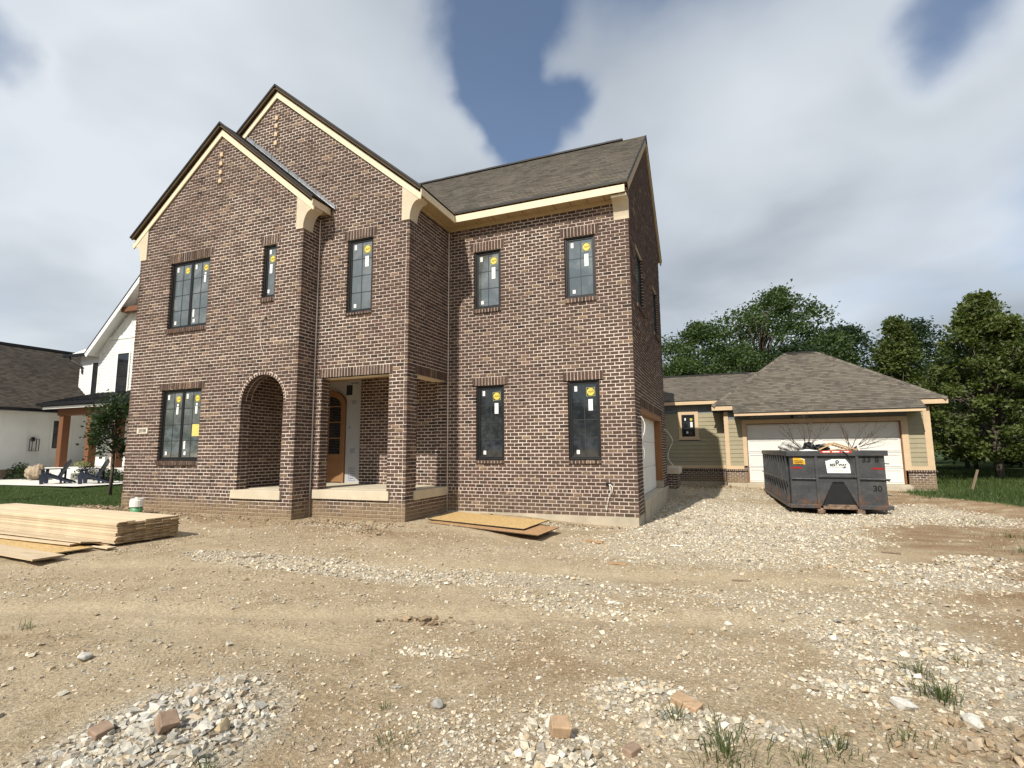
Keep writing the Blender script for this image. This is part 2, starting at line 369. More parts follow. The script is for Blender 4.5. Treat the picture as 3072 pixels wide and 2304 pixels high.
simple('paint_black', (.006, .006, .006), .6, .2); simple('rusty', (.10, .052, .032), .8, .5, 9, 60, .5, c2=(.20, .14, .10)); simple('pocket_black', (.010, .010, .011), .7, .3, 5)
simple('navy', (.020, .026, .045), .45, .2, 4); simple('boulder', (.34, .27, .19), .95, .3, 4, 40, .6); simple('mulch', (.07, .04, .03), .95, .4, 12, 60, .8)
simple('number_stone', (.64, .58, .48), .9, .08); simple('number_ink', (.10, .09, .07), .9, .1); simple('pipe_red', (.45, .05, .03), .5, .2); simple('drive', (.66, .64, .60), .9, .08, 1.5, 120, .2)
simple('brick_loose', (.40, .275, .17), .9, .25, 14, 90, .6); simple('brick_dark', (.27, .19, .135), .9, .3, 14, 90, .6)
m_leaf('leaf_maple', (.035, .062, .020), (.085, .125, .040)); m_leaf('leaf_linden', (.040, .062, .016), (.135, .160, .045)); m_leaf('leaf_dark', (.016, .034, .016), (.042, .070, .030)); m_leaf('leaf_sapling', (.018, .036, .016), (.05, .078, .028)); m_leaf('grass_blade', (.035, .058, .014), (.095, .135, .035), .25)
m_leaf('hydrangea', (.20, .22, .10), (.36, .36, .20), .2); m_leaf('weed', (.045, .065, .020), (.12, .145, .055), .25); m_leaf('dead_leaf', (.035, .026, .018), (.07, .05, .03), .1)
m_attr('stone', .92, 45, .5, .3); m_ground(); m_dumpster()
M = MATS

# ------------------------------------------------------------------ the ground
def vnoise(x, y, seed):
    xi = np.floor(x).astype(np.int64); yi = np.floor(y).astype(np.int64); fx = x-xi; fy = y-yi
    def h(a, b):
        n = (a*374761393 + b*668265263 + seed*1442695041) & 0xffffffff
        n = ((n ^ (n >> 13))*1274126177) & 0xffffffff
        return ((n ^ (n >> 16)) & 0xffff)/65535.0
    sx = fx*fx*(3-2*fx); sy = fy*fy*(3-2*fy)
    return (h(xi, yi)*(1-sx)+h(xi+1, yi)*sx)*(1-sy)+(h(xi, yi+1)*(1-sx)+h(xi+1, yi+1)*sx)*sy
def fbm(x, y, sc, octv=4, seed=1, rough=.5):
    t = 0; a = 1; tot = 0
    for k in range(octv):
        t = t+a*vnoise(x*sc+k*17.3, y*sc-k*9.1, seed+k); tot += a; a *= rough; sc *= 2.03
    return t/tot
CP = np.array([(0, 0, 0), (-3, 2.5, 0), (3, 5, 0), (-8, 3, .02), (-14.7, 9.2, .15), (-11.7, 9.2, .10), (-9, 9.2, .10), (-6.4, 9.8, .09), (-5.5, 11.6, .08), (-1.7, 11.6, -.09), (-1.5, 14, -.10), (-1.4, 18, .02), (.2, 24.3, .02), (3.5, 24.3, .0), (7.4, 24.3, -.08), (3, 16.7, -.27), (3, 19, -.25), (2, 21, -.16), (1.6, 17, -.22), (4.6, 17.4, -.2), (2, 14, -.14), (8, 20, .05), (12, 18, .22), (12, 26, .2), (9, 13, .1), (-16, 9, .24), (-18, 11, .3), (-24, 13, .38), (-30, 15, .42), (-20, 6, .2), (-13, 5, .06), (-30, 6, .3), (12, 36, .3), (0, 40, .3), (20, 30, .3), (-10, 30, .3), (5, 9, .02), (7, 6, .03), (0, -10, 0), (20, 5, .1)])
def gz_base(x, y):
    x = np.asarray(x, float); y = np.asarray(y, float); s = 0; wsum = 1e-9
    for cx, cy, cz in CP:
        d2 = (x-cx)**2+(y-cy)**2; ww = 1/(d2+1.0)**1.6; s = s+ww*cz; wsum = wsum+ww
    return s/wsum
# gravel patches: x, y, rx, ry, angle, strength, stone size
PATCH = [(-2.95, 2.16, .46, .66, .30, 2.6, .044), (-.55, 3.62, .30, .30, 0, 1.2, .040), (-.28, 3.32, .24, .20, 0, 1.3, .044), (.12, 3.42, .42, .10, .15, 1.1, .034), (-.88, 2.82, .26, .22, 0, 1.1, .044),
         (1.35, 5.15, .62, 1.05, .35, 1.25, .037), (.75, 4.35, .35, .30, .4, .8, .036), (2.35, 8.3, .95, .75, .4, 1.0, .038), (3.3, 9.4, .5, .5, 0, .9, .038), (-5.2, 5.95, 2.3, .38, .02, 1.15, .032), (-2.3, 6.35, 1.9, .42, .05, .75, .032), (-1.6, 5.6, 1.0, .35, 0, .5, .030),
         (.2, 12.6, 2.2, 3.4, 0, 1.0, .034), (1.2, 16.0, 2.6, 2.6, 0, 1.1, .036), (5.0, 17.2, 1.3, 2.4, .2, .9, .035), (-.3, 9.4, 2.2, 1.6, .1, .75, .031), (.6, 21.5, 1.5, 2.0, 0, .6, .032), (.9, 6.3, 1.5, 1.2, .2, .55, .027), (-1.1, 2.75, .9, .55, 0, .55, .019), (-3.8, 11.1, 1.9, .3, -.05, .55, .028), (-.5, 4.9, 1.2, .7, .3, .35, .024), (-7.7, 3.9, 1.5, .5, .1, .25, .024), (-2.2, 3.9, .35, .14, .2, .6, .028), (-7.4, 9.2, 1.2, .35, .1, .4, .024)]
def grav_d(x, y):
    t = np.zeros_like(x)
    for cx, cy, rx, ry, a, s, _ in PATCH:
        c, sn = math.cos(a), math.sin(a); dx = x-cx; dy = y-cy
        q = ((dx*c+dy*sn)/rx)**2+((-dx*sn+dy*c)/ry)**2
        t = np.maximum(t, s*np.exp(-q**1.5*.6))
    return t
def track_d(x, y):
    w_ = (fbm(x, y, .7, 3, 91)-.5)*.9; t = 0
    for (y0, sl, cv, wd, amp, xa, xb) in ((5.02, .30, -.012, .26, 1.0, -9, 2.2), (6.95, .26, -.010, .28, .85, -10, 2.5), (4.0, .16, .0, .22, .7, -10, -2.0), (9.3, .04, .01, .5, .7, -8, 3.5), (7.9, .5, 0, .3, .6, -1, 4)):
        c = y0+sl*(x+2)+cv*(x+2)**2
        t = np.maximum(t, amp*np.exp(-((y-c+w_*.35)/wd)**2)*np.clip((x-xa), 0, 1)*np.clip((xb-x), 0, 1))
    return np.clip(t*(.55+.8*fbm(x, y, 1.8, 3, 93)), 0, 1)
def grass_d(x, y):
    right = np.clip((x-(6.3+.9*np.sin(y*.5)+np.maximum(0, 21-y)*.10))*.9, 0, 1)*np.clip((y-11)*.3, 0, 1)
    left = np.clip((-x-15.0-(9.0-y)*np.where(y < 9, -.35, .10)+np.where(y > 9.0, .7, 0))*1.1, 0, 1)*np.clip((y-6.0)*.5, 0, 1)
    back = np.clip((y-27)*.4, 0, 1)
    return np.clip(np.maximum(np.maximum(right, left), back), 0, 1)
def gz(x, y):
    x = np.asarray(x, float); y = np.asarray(y, float)
    z = gz_base(x, y)
    near = np.clip(1.2-np.hypot(x, y)/60, 0, 1)
    z = z+near*((fbm(x, y, .35, 3, 3)-.5)*.10+(fbm(x, y, 1.7, 4, 9)-.5)*.045+(fbm(x, y, 7, 3, 21)-.5)*.022)
    z = z-.035*track_d(x, y)
    for cx, cy, rx, ry, a, s, sz in PATCH[:5]:
        c, sn = math.cos(a), math.sin(a); dx = x-cx; dy = y-cy
        z = z+(.085 if s > 2 else .05)*np.exp(-(((dx*c+dy*sn)/rx)**2+((-dx*sn+dy*c)/ry)**2)*1.4)
    z = z+.16*np.exp(-(((x-7.3)/1.6)**2+((y-21.5)/1.8)**2))*np.clip(fbm(x, y, 1.1, 3, 31), .3, 1)
    z = z+.10*np.exp(-(((x+14.6)/1.5)**2+((y-8.7)/.5)**2))*fbm(x, y, 2.2, 3, 37)+.10*np.exp(-(((x+6.1)/.3)**2+((y-8.2)/.22)**2))
    return z
def gz1(x, y): return float(gz(np.array([x]), np.array([y]))[0])
def axis(lo, hi, f0, f1, step):
    a = list(np.arange(f0, f1, step)); s = step
    while a[-1] < hi: s *= 1.18; a.append(a[-1]+s)
    s = step; b = []
    p = f0
    while p > lo: s *= 1.18; p -= s; b.append(p)
    return np.array(b[::-1]+a)
gx = axis(-900, 900, -12.0, 7.5, .055); gy = axis(-900, 1400, 1.2, 19.0, .055)
GX, GY = np.meshgrid(gx, gy); xf = GX.ravel(); yf = GY.ravel(); zf = gz(xf, yf)
zf = np.where(np.hypot(xf, yf) > 200, .3, zf)
nx, ny = len(gx), len(gy); idx = np.arange(nx*ny).reshape(ny, nx)
F = np.stack([idx[:-1, :-1].ravel(), idx[:-1, 1:].ravel(), idx[1:, 1:].ravel(), idx[1:, :-1].ravel()], 1)
gc = np.zeros((len(xf), 4)); gc[:, 0] = np.clip(grav_d(xf, yf), 0, 1)
gc[:, 1] = np.clip(np.maximum(np.clip((xf-1.15-.10*yf)*1.2, 0, 1), np.exp(-((yf-8.6)/.8)**2)*np.clip((-xf-3)*.4, 0, .7)), 0, 1); gc[:, 1] = np.maximum(gc[:, 1], np.maximum(.75*np.exp(-(((xf+1.5)/1.1)**2+((yf-2.45)/.5)**2)), .6*np.exp(-(((xf+1.2)/.8)**2+((yf-4.0)/.5)**2)))); gc[:, 1] = np.maximum(gc[:, 1], np.exp(-(((xf+15.0)/2.2)**2+((yf-8.75)/.6)**2))); gc[:, 2] = grass_d(xf, yf); gc[:, 3] = track_d(xf, yf)
gro = np_mesh('ground', np.stack([xf, yf, zf], 1), F, M['ground'], gc, smooth=True, kind='structure')

# ------------------------------------------------------------------ loose stone, clods
CUBV = np.array([(x, y, z) for z in (-1, 1) for y in (-1, 1) for x in (-1, 1)])*.62
CUBF = np.array([(0, 2, 3), (0, 3, 1), (4, 5, 7), (4, 7, 6), (0, 1, 5), (0, 5, 4), (2, 6, 7), (2, 7, 3), (0, 4, 6), (0, 6, 2), (1, 3, 7), (1, 7, 5)])
def rot_rand(n, rg):
    q = rg.normal(size=(n, 4)); q /= np.linalg.norm(q, axis=1)[:, None]; w_, x, y, z = q.T
    return np.stack([np.stack([1-2*(y*y+z*z), 2*(x*y-z*w_), 2*(x*z+y*w_)], 1), np.stack([2*(x*y+z*w_), 1-2*(x*x+z*z), 2*(y*z-x*w_)], 1), np.stack([2*(x*z-y*w_), 2*(y*z+x*w_), 1-2*(x*x+y*y)], 1)], 1)
def stones(name, pos, size, cols, rg, flat=(.45, .8), tilt=.35):
    n = len(pos)
    V = CUBV[None]*(1+rg.uniform(-.42, .30, size=(n, 8, 3)))*(1+rg.uniform(-.25, .1, size=(n, 8, 1)))
    sc = np.stack([rg.uniform(.75, 1.35, n), rg.uniform(.6, 1.0, n), rg.uniform(*flat, n)], 1)*size[:, None]*.5
    V = np.einsum('nij,nvj->nvi', rot_rand(n, rg), V)*sc[:, None]
    a = rg.uniform(0, 2*np.pi, n); tx = rg.normal(0, tilt, n); ca, sa = np.cos(a), np.sin(a); ct, st = np.cos(tx), np.sin(tx)
    Y2 = V[:, :, 1]*ct[:, None]-V[:, :, 2]*st[:, None]; Z2 = V[:, :, 1]*st[:, None]+V[:, :, 2]*ct[:, None]
    X2 = V[:, :, 0]*ca[:, None]-Y2*sa[:, None]; Y3 = V[:, :, 0]*sa[:, None]+Y2*ca[:, None]
    V = np.stack([X2, Y3, Z2], 2)+pos[:, None]
    Fc = (CUBF[None]+(np.arange(n)*8)[:, None, None]).reshape(-1, 3)
    cc = np.repeat(cols, 8, axis=0)
    return np_mesh(name, V.reshape(-1, 3), Fc, M['stone'], cc, kind='stuff')
def in_house(x, y):
    return ((x > -14.75) & (x < -8.93) & (y > 9.27)) | ((x > -9) & (x < -6.33) & (y > 9.82)) | ((x > -6.4) & (x < -1.66) & (y > 11.68)) | ((y > 24.35) & (x > .1) & (x < 7.6)) | ((y > 25.05) & (x < .2) & (x > -3)) | ((x > 1.9) & (x < 4.1) & (y > 17.2) & (y < 23.5))
def visible(x, y):
    z = gz_base(x, y)-CAMZ; vx = x*RIGHT[0]+y*RIGHT[1]+z*RIGHT[2]; vz = x*FWD[0]+y*FWD[1]+z*FWD[2]; vy = -(x*UP[0]+y*UP[1]+z*UP[2])
    return (vz > .5) & (np.abs(vx/vz*FPX) < 1700) & (vy/vz*FPX < 1330)
def stone_cols(n, rg, white):
    pal = np.array([(.57, .525, .425), (.66, .61, .505), (.43, .405, .345), (.56, .485, .355), (.53, .425, .285), (.31, .285, .24)])
    dirt = np.array([(.47, .385, .27), (.40, .325, .225), (.52, .44, .325), (.33, .26, .18), (.50, .435, .335), (.43, .38, .30)])
    k = rg.choice(6, n, p=[.27, .27, .17, .13, .09, .07]); kd = rg.integers(0, 6, n)
    u = rg.uniform(size=n) < white
    c = np.where(u[:, None], pal[k], dirt[kd])*rg.uniform(.8, 1.15, n)[:, None]
    return np.concatenate([c, np.ones((n, 1))], 1)
rg = np.random.default_rng(3)
P_, S_, C_ = [], [], []
def keep(x, y, s, wh, lift=.28):
    s = s*np.where(np.clip((x-1.35-.10*y)*1.2, 0, 1)*(grav_d(x, y) < .35) > rg.uniform(.2, 1.0, len(x)), .45, 1)
    ok = visible(x, y) & ~in_house(x, y) & (rg.uniform(size=len(x)) > grass_d(x, y)*.97); x = x[ok]; y = y[ok]; s = s[ok]
    z = gz(x, y)+s*lift*rg.uniform(-.4, 1.0, len(x))
    P_.append(np.stack([x, y, z], 1)); S_.append(s); C_.append(stone_cols(len(x), rg, wh))
# dense patches
for cx, cy, rx, ry, a, s, sz in PATCH:
    area = math.pi*rx*ry; n = int(min(15000, area*s*.62/(sz*sz)*(1.25 if area > 1.6 else 2.6)))
    r = np.sqrt(rg.uniform(0, 1, n))*1.15; t = rg.uniform(0, 2*np.pi, n); ux = r*np.cos(t)*rx; uy = r*np.sin(t)*ry
    x = cx+ux*math.cos(a)-uy*math.sin(a); y = cy+ux*math.sin(a)+uy*math.cos(a)
    k = (rg.uniform(size=n) < np.clip(1.35-r*r*.8, .05, 1)) & ((fbm(x, y, 1.6, 4, 51)+s*.28 > rg.uniform(.38, .68, n)) | (s > 1.05)); x, y = x[k], y[k]; n = len(x)
    keep(x, y, np.clip(rg.lognormal(0, .46, n)*sz*.86, sz*.3, sz*2.2), .80)
    if cx == -2.95: C_[-1][:, :3] *= np.array([.86, .88, .93])
# thin scatter over the whole yard, finer near the lens
for (x0, x1, y0, y1, n, sz, wh) in ((-5, 3.5, 1.4, 5, 34000, .012, .18), (-9, 4.5, 2.5, 9, 32000, .016, .18), (-6, 4, 2, 7, 3500, .027, .22), (-13, 7, 5, 17, 20000, .024, .28), (-3, 8, 10, 24, 7500, .038, .5)):
    x = rg.uniform(x0, x1, n); y = rg.uniform(y0, y1, n); k = (fbm(x, y, .9, 4, 61)+grav_d(x, y)*.3-.42*track_d(x, y) > rg.uniform(.22, .74, n)); x, y = x[k], y[k]
    keep(x, y, np.clip(rg.lognormal(0, .55, len(x))*sz, sz*.45, sz*3.2), wh, .22)
# clods of turned soil against the walls
for (cx, cy, rx, ry, n, sz) in ((-14.2, 8.7, 2.2, .4, 2200, .035), (-10.5, 8.95, 2.5, .25, 700, .032), (-7.3, 9.35, 1.4, .35, 500, .045), (-6.1, 8.2, .3, .22, 260, .035), (6.6, 21.0, 1.6, 1.8, 500, .06), (-.6, 23.6, 1.4, .9, 420, .06), (3.2, 6.8, .7, .5, 220, .06), (-2.7, 4.55, .3, .12, 60, .05), (1.4, 3.75, .8, .3, 420, .035), (-3.4, 11.3, 2.0, .2, 260, .045)):
    x = rg.normal(cx, rx*.6, n); y = rg.normal(cy, ry*.6, n); keep(x, y, np.clip(rg.lognormal(0, .5, n)*sz, .012, .13), .0, .3); C_[-1][:, :3] *= np.array([.72, .66, .60])
P_ = np.concatenate(P_); S_ = np.concatenate(S_); C_ = np.concatenate(C_)
tag(stones('gravel', P_, S_, C_, rg), 'pale crushed stone and clods scattered over the dirt yard', 'gravel')
# single larger stones that stand out
def rock(loc, size, c, label, seed):
    r2 = np.random.default_rng(seed); bm = bmesh.new()
    for _ in range(26):
        v = r2.normal(size=3); v /= np.linalg.norm(v); v *= np.array(size)*.5*r2.uniform(.82, 1.1); bm.verts.new(v)
    res = bmesh.ops.convex_hull(bm, input=bm.verts[:]); bmesh.ops.delete(bm, geom=[g for g in res['geom_interior'] if isinstance(g, bmesh.types.BMVert)], context='VERTS')
    me = bpy.data.meshes.new('rock'); bm.to_mesh(me); bm.free()
    ca = me.color_attributes.new('Col', 'FLOAT_COLOR', 'POINT'); ca.data.foreach_set('color', list((*c, 1))*len(me.vertices)); me.materials.append(M['stone'])
    o = bpy.data.objects.new('rock', me); col.objects.link(o); o.location = (loc[0], loc[1], gz1(*loc)+size[2]*.28); o.rotation_euler = (0, 0, seed*1.3)
    b = o.modifiers.new('b', 'BEVEL'); b.width = .006; b.segments = 1
    return tag(o, label, 'rock')
rock((-3.22, 2.60), (.13, .09, .07), (.40, .33, .25), 'broad tan flat stone on top of the gravel heap', 3)
rock((-2.66, 2.32), (.10, .08, .09), (.44, .35, .22), 'upright ochre stone on the edge of the gravel heap', 4)
rock((-1.72, 3.06), (.10, .08, .07), (.30, .29, .27), 'lone grey stone on the bare dirt', 5)
rock((1.28, 4.02), (.16, .11, .08), (.58, .56, .50), 'white stone against the tall weed tuft', 6)
rock((.96, 4.12), (.17, .13, .07), (.56, .54, .49), 'white broken slab of stone at the edge of the gravel', 7)
rock((-.98, 3.08), (.12, .10, .08), (.60, .58, .52), 'white angular stone beside the snapped tan brick', 8)
rock((-4.62, 2.75), (.17, .10, .08), (.52, .50, .45), 'long white stone alone left of the gravel heap', 9)
rock((-.02, 5.55), (.10, .08, .05), (.55, .52, .46), 'pale stone among tyre-packed dirt', 10)

# ------------------------------------------------------------------ the brick house
XA0, XA1, YA = -14.715, -8.958, 9.29
XB1, YB = -6.36, 9.84
XW1, YW, YWR = -1.70, 11.70, 18.3
CH, BP, JT, ZB = .0813, .2032, .0190, .137
PAL = [((.093, .060, .047), 56), ((.107, .070, .055), 22), ((.079, .052, .042), 12), ((.047, .035, .031), 4), ((.108, .061, .047), 4)]
def pick_col(rr, tanp=.055):
    x = rr.uniform(0, 97)
    for c, wt in PAL:
        x -= wt
        if x <= 0: break
    k = rr.uniform(.84, 1.16); a = 0.0
    if rr.random() < tanp: a = rr.uniform(.6, 1.0); k *= 1.25
    return (c[0]*k, c[1]*k, c[2]*k, a)
BRICKS = []     # P, U, V, N, w, h, d, col
def add_brick(P, U, V, N, w_, h_, d=.085, tanp=.055):
    BRICKS.append((Vector(P), U, V, N, w_, h_, d, pick_col(R, tanp)))
def scan(poly, v):
    xs = []
    for (u0, v0), (u1, v1) in zip(poly, poly[1:]+poly[:1]):
        if (v0 <= v) != (v1 <= v): xs.append(u0+(v-v0)*(u1-u0)/(v1-v0))
    xs.sort(); return [(xs[i], xs[i+1]) for i in range(0, len(xs)-1, 2)]
def cut(iv, a, b):
    out = []
    for s, e in iv:
        if b <= s or a >= e: out.append((s, e)); continue
        if a > s: out.append((s, a))
        if b < e: out.append((b, e))
    return out
CORE = MB()
def brick_wall(o, U, N, poly, holes=(), corner=(None, None), phase=0, zb=ZB, header=None, z_top=None, arch=None, core=.10, cross=()):
    """poly in (u, z); holes (u0,u1,z0,z1); corner parity per end or None"""
    o = Vector(o); U = Vector(U); N = Vector(N)
    umin = min(p[0] for p in poly); umax = max(p[0] for p in poly); ztop = max(p[1] for p in poly); zlow = min(p[1] for p in poly)
    i = int(math.floor((zlow-zb)/CH)); 
    while zb+i*CH < ztop:
        v0 = zb+i*CH; vm = v0+CH/2
        iv = scan(poly, vm)
        for (a, b, c, d) in holes:
            if c < vm < d: iv = cut(iv, a, b)
        if arch:
            ac, ar, asz, ah = arch
            if vm >= asz and vm < asz+ah:
                hw = ar*math.sqrt(max(0, 1-((vm-asz)/ah)**2)); iv = cut(iv, ac-hw, ac+hw)
        for (a, b) in iv:
            if b-a < .03: continue
            ca, cb = (.0138 if abs(a-umin) < 1e-3 and corner[0] is not None else .007), (.0138 if abs(b-umax) < 1e-3 and corner[1] is not None else .007)
            p0 = o+Z_*v0
            CORE.add([p0+U*(a+ca)-N*.011, p0+U*(b-cb)-N*.011, p0+U*(b-cb)-N*.011+Z_*CH, p0+U*(a+ca)-N*.011+Z_*CH,
                      p0+U*(a+ca)-N*core, p0+U*(b-cb)-N*core, p0+U*(b-cb)-N*core+Z_*CH, p0+U*(a+ca)-N*core+Z_*CH], [(0, 1, 2, 3), (4, 0, 3, 7), (1, 5, 6, 2)])
            if abs(a-umin) < 1e-3 and corner[0] is not None and (i+corner[0]) % 2: a += .104
            if abs(b-umax) < 1e-3 and corner[1] is not None and (i+corner[1]) % 2: b -= .104
            pitch = BP/2 if header == i else BP
            st = umin+phase+((i % 2)*BP/2 if header != i else BP/4)
            k = math.floor((a-st)/pitch); s = st+k*pitch
            if s+pitch-a < .05: s += pitch; st2 = True
            else: st2 = False
            while s < b:
                e = s+pitch; l = max(s+JT/2, a); r = min(e-JT/2, b)
                if s < a+.001 or st2: l = a; st2 = False
                if b-e < .05: r = b; e = b
                if r-l > .03:
                    dj = R.uniform(-.0035, .003)
                    add_brick(o+U*l+Z_*(v0+JT/2+R.uniform(-.0015, .0015))+N*dj, U, Z_, N, r-l, CH-JT, .088)
                s = e
        i += 1
def soldier(o, U, N, u0, u1, z, h=.203, proud=.0):
    h = ZB+math.ceil((z+.207-ZB)/CH-.5)*CH-z-.004
    o = Vector(o); U = Vector(U); N = Vector(N); n = max(1, round((u1-u0)/.0813)); p = (u1-u0)/n
    CORE.obox(o, U, Z_, N, u0+.004, u1-.004, z+.001, z+h+.006, -.10, -.010+proud)
    for k in range(n): add_brick(o+U*(u0+k*p+JT*.36)+Z_*(z+.004)+N*(proud+R.uniform(-.003, .003)), U, Z_, N, p-JT*.72, h-.010, .085, .03)
def rowlock(o, U, N, u0, u1, ztop, h=None, proud=.035):
    if h is None: h = ztop-(ZB+(math.floor((ztop+.004-.10-ZB)/CH-.5)+1)*CH)-.003
    o = Vector(o); U = Vector(U); N = Vector(N); n = max(1, round((u1-u0)/.0813)); p = (u1-u0)/n
    CORE.obox(o, U, Z_, N, u0+.004, u1-.004, ztop-h+.004, ztop-.010, -.10, proud-.012)
    for k in range(n): add_brick(o+U*(u0+k*p+JT*.38)+Z_*(ztop-h)+N*proud, U, Z_, N, p-JT*.76, h-.004, .11, .02)

house = empty('brick_house', (-7, 11, .1))
tag(house, 'two-storey brown brick house with steep gables, arched porch and black windows', 'house')
G = .16         # vertical depth of the gable boards
# window openings: plane key, x0, x1, z0, z1, columns, rows, sashes, glass (dust that also carries painted sky reflection)
WIN = []
FA = (V3(0, YA, 0), X_, -Y_); FB = (V3(0, YB, 0), X_, -Y_); FW = (V3(0, YW, 0), X_, -Y_); FS = (V3(XW1, 0, 0), Y_, X_)
WIN += [(FA, -13.47, -12.02, 4.82, 6.64, 2, 4, 2, 'dust'), (FA, -10.19, -9.79, 5.30, 6.64, 1, 1, 1, 'dust'), (FA, -13.47, -12.02, 1.40, 3.21, 2, 4, 2, 'mid'),
        (FB, -8.10, -7.37, 4.84, 6.65, 2, 4, 1, 'dust'), (FW, -5.63, -4.90, 5.13, 6.64, 2, 3, 1, 'dust'), (FW, -3.24, -2.50, 5.13, 6.64, 2, 3, 1, 'dust'),
        (FW, -5.57, -4.83, 1.36, 3.18, 2, 4, 1, 'clear'), (FW, -3.23, -2.49, 1.36, 3.18, 2, 4, 1, 'clear')]
SIDE_WIN = [(FS, 12.62, 13.95, 5.13, 6.64, 2, 3, 1, 'dust'), (FS, 16.1, 17.4, 5.13, 6.64, 2, 3, 1, 'dust')]
def win_holes(fr, du=0.0):
    h = []
    for w_ in WIN+SIDE_WIN:
        if w_[0] is fr:
            a, b, c, d = w_[1:5]
            h += [(a-du, b-du, c-.10, d), (a-du-.095, b-du+.095, d-.001, d+.207)]
    return h
def win_trim(fr, lint=.09):
    for w_ in WIN+SIDE_WIN:
        if w_[0] is fr:
            soldier(fr[0], fr[1], fr[2], w_[1]-lint, w_[2]+lint, w_[4]); rowlock(fr[0], fr[1], fr[2], w_[1]-.01, w_[2]+.01, w_[3]-.004)
def shift(holes, d): return [(a-d, b-d, c, e) for a, b, c, e in holes]
# front of the left gable
ACX = (XA0+XA1)/2; AAP = 9.93; BCX = -10.57; BAP = 11.05; SL = .828
AR = (-10.005, .655, 2.76, .65)
polyA = [(XA0, -.1), (XA1, -.1), (XA1, AAP-SL*(XA1-ACX)+.02), (ACX, AAP+.02), (XA0, AAP-SL*(ACX-XA0)+.02)]
hA = win_holes(FA)+[(-10.66, -9.35, .72, 2.76), (-10.80, -9.28, .515, .722), (-14.31, -13.89, .137+24*CH, .137+26*CH)]
dA = [(ACX-.05, ACX+.05, z-.05, z+.05) for z in ()]
brick_wall((XA0, YA, 0), X_, -Y_, [(u-XA0, z) for u, z in polyA], shift(hA, XA0), (0, 1), 0, header=6, arch=(AR[0]-XA0, AR[1]+.085, AR[2], AR[3]+.085))
win_trim(FA)
# left flank and return of the left gable
brick_wall((XA0, YA+3.2, 0), -Y_, -X_, [(0, -.1), (3.2, -.1), (3.2, 7.35), (0, 7.35)], (), (None, 1), .02, header=6)
brick_wall((XA1, YA, 0), Y_, X_, [(0, -.1), (.552, -.1), (.552, 7.35), (0, 7.35)], (), (0, None), 0, header=6)
# arch ring, two deep, and its side
for ring in (0, 1):
    n = 27
    for k in range(n):
        t = math.pi*(k+.5)/n; ex, ez = AR[1], AR[3]
        c_, s_ = math.cos(t), math.sin(t); rad = Vector((c_*ez, 0, s_*ex)).normalized(); tan = Vector((rad.z, 0, -rad.x))
        wdt = math.pi*(ex+ez+.08)/2/n
        p = V3(AR[0]+c_*ex, YA+.01+ring*.15, AR[2]+s_*ez)
        add_brick(p-tan*(wdt/2-JT*.33)+rad*.003, tan, rad, -Y_, wdt-JT*.66, .068, .13, .03)
    vs = []; m_ = 40
    for k in range(m_+1):
        t = math.pi*k/m_
        for q in (.008, .30): vs.append((AR[0]+math.cos(t)*(AR[1]+q), YA+.022+ring*.15, AR[2]+math.sin(t)*(AR[3]+q*(.28 if q > .1 else 1))))
    if ring == 0:
        vs2 = [(AR[0]+math.cos(math.pi*k/m_)*(AR[1]+.008), yy, AR[2]+math.sin(math.pi*k/m_)*(AR[3]+.008)) for k in range(m_+1) for yy in (YA+.012, YA+.31)]
        CORE.add(vs2, [(2*k, 2*k+1, 2*k+3, 2*k+2) for k in range(m_)])
        vs3 = [(AR[0]+math.cos(math.pi*k/m_)*(AR[1]+q), YA+.0115, AR[2]+math.sin(math.pi*k/m_)*(AR[3]+q)) for k in range(m_+1) for q in (.008, .10)]
        CORE.add(vs3, [(2*k, 2*k+1, 2*k+3, 2*k+2) for k in range(m_)])
brick_wall((-10.66, YA+.10, 0), Y_, X_, [(0, .72), (.21, .72), (.21, 2.78), (0, 2.78)], (), (None, None), .05, core=.06)
brick_wall((-9.35, YA+.31, 0), -Y_, -X_, [(0, .72), (.21, .72), (.21, 2.78), (0, 2.78)], (), (None, None), .05, core=.06)
# porch inside: left wall, back wall, piers
brick_wall((-10.86, YA+.30, 0), Y_, X_, [(0, .6), (2.5, .6), (2.5, 3.6), (0, 3.6)], (), (None, None), .03)
brick_wall((-9.06, 11.74, 0), X_, -Y_, [(0, .6), (2.7, .6), (2.7, 3.6), (0, 3.6)], (), (None, None), .08)
# middle gable front
polyB = [(XA1, -.1), (XB1, -.1), (XB1, BAP-SL*(XB1-BCX)+.02), (BCX, BAP+.02), (-12.7, BAP+.02-SL*(12.7+BCX)), (-12.2, 9.2), (ACX, 9.55), (XA1-.02, 7.2)]
hB = win_holes(FB)+[(-8.73, -6.85, .72, 3.327), (-8.82, -6.76, 3.32, 3.54), (-8.86, -6.77, .515, .725)]
brick_wall((XA1, YB, 0), X_, -Y_, [(u-XA1, z) for u, z in polyB], shift(hB, XA1), (None, 1), .05, header=6)
win_trim(FB); soldier(FB[0], X_, -Y_, -8.815, -6.765, 3.325)
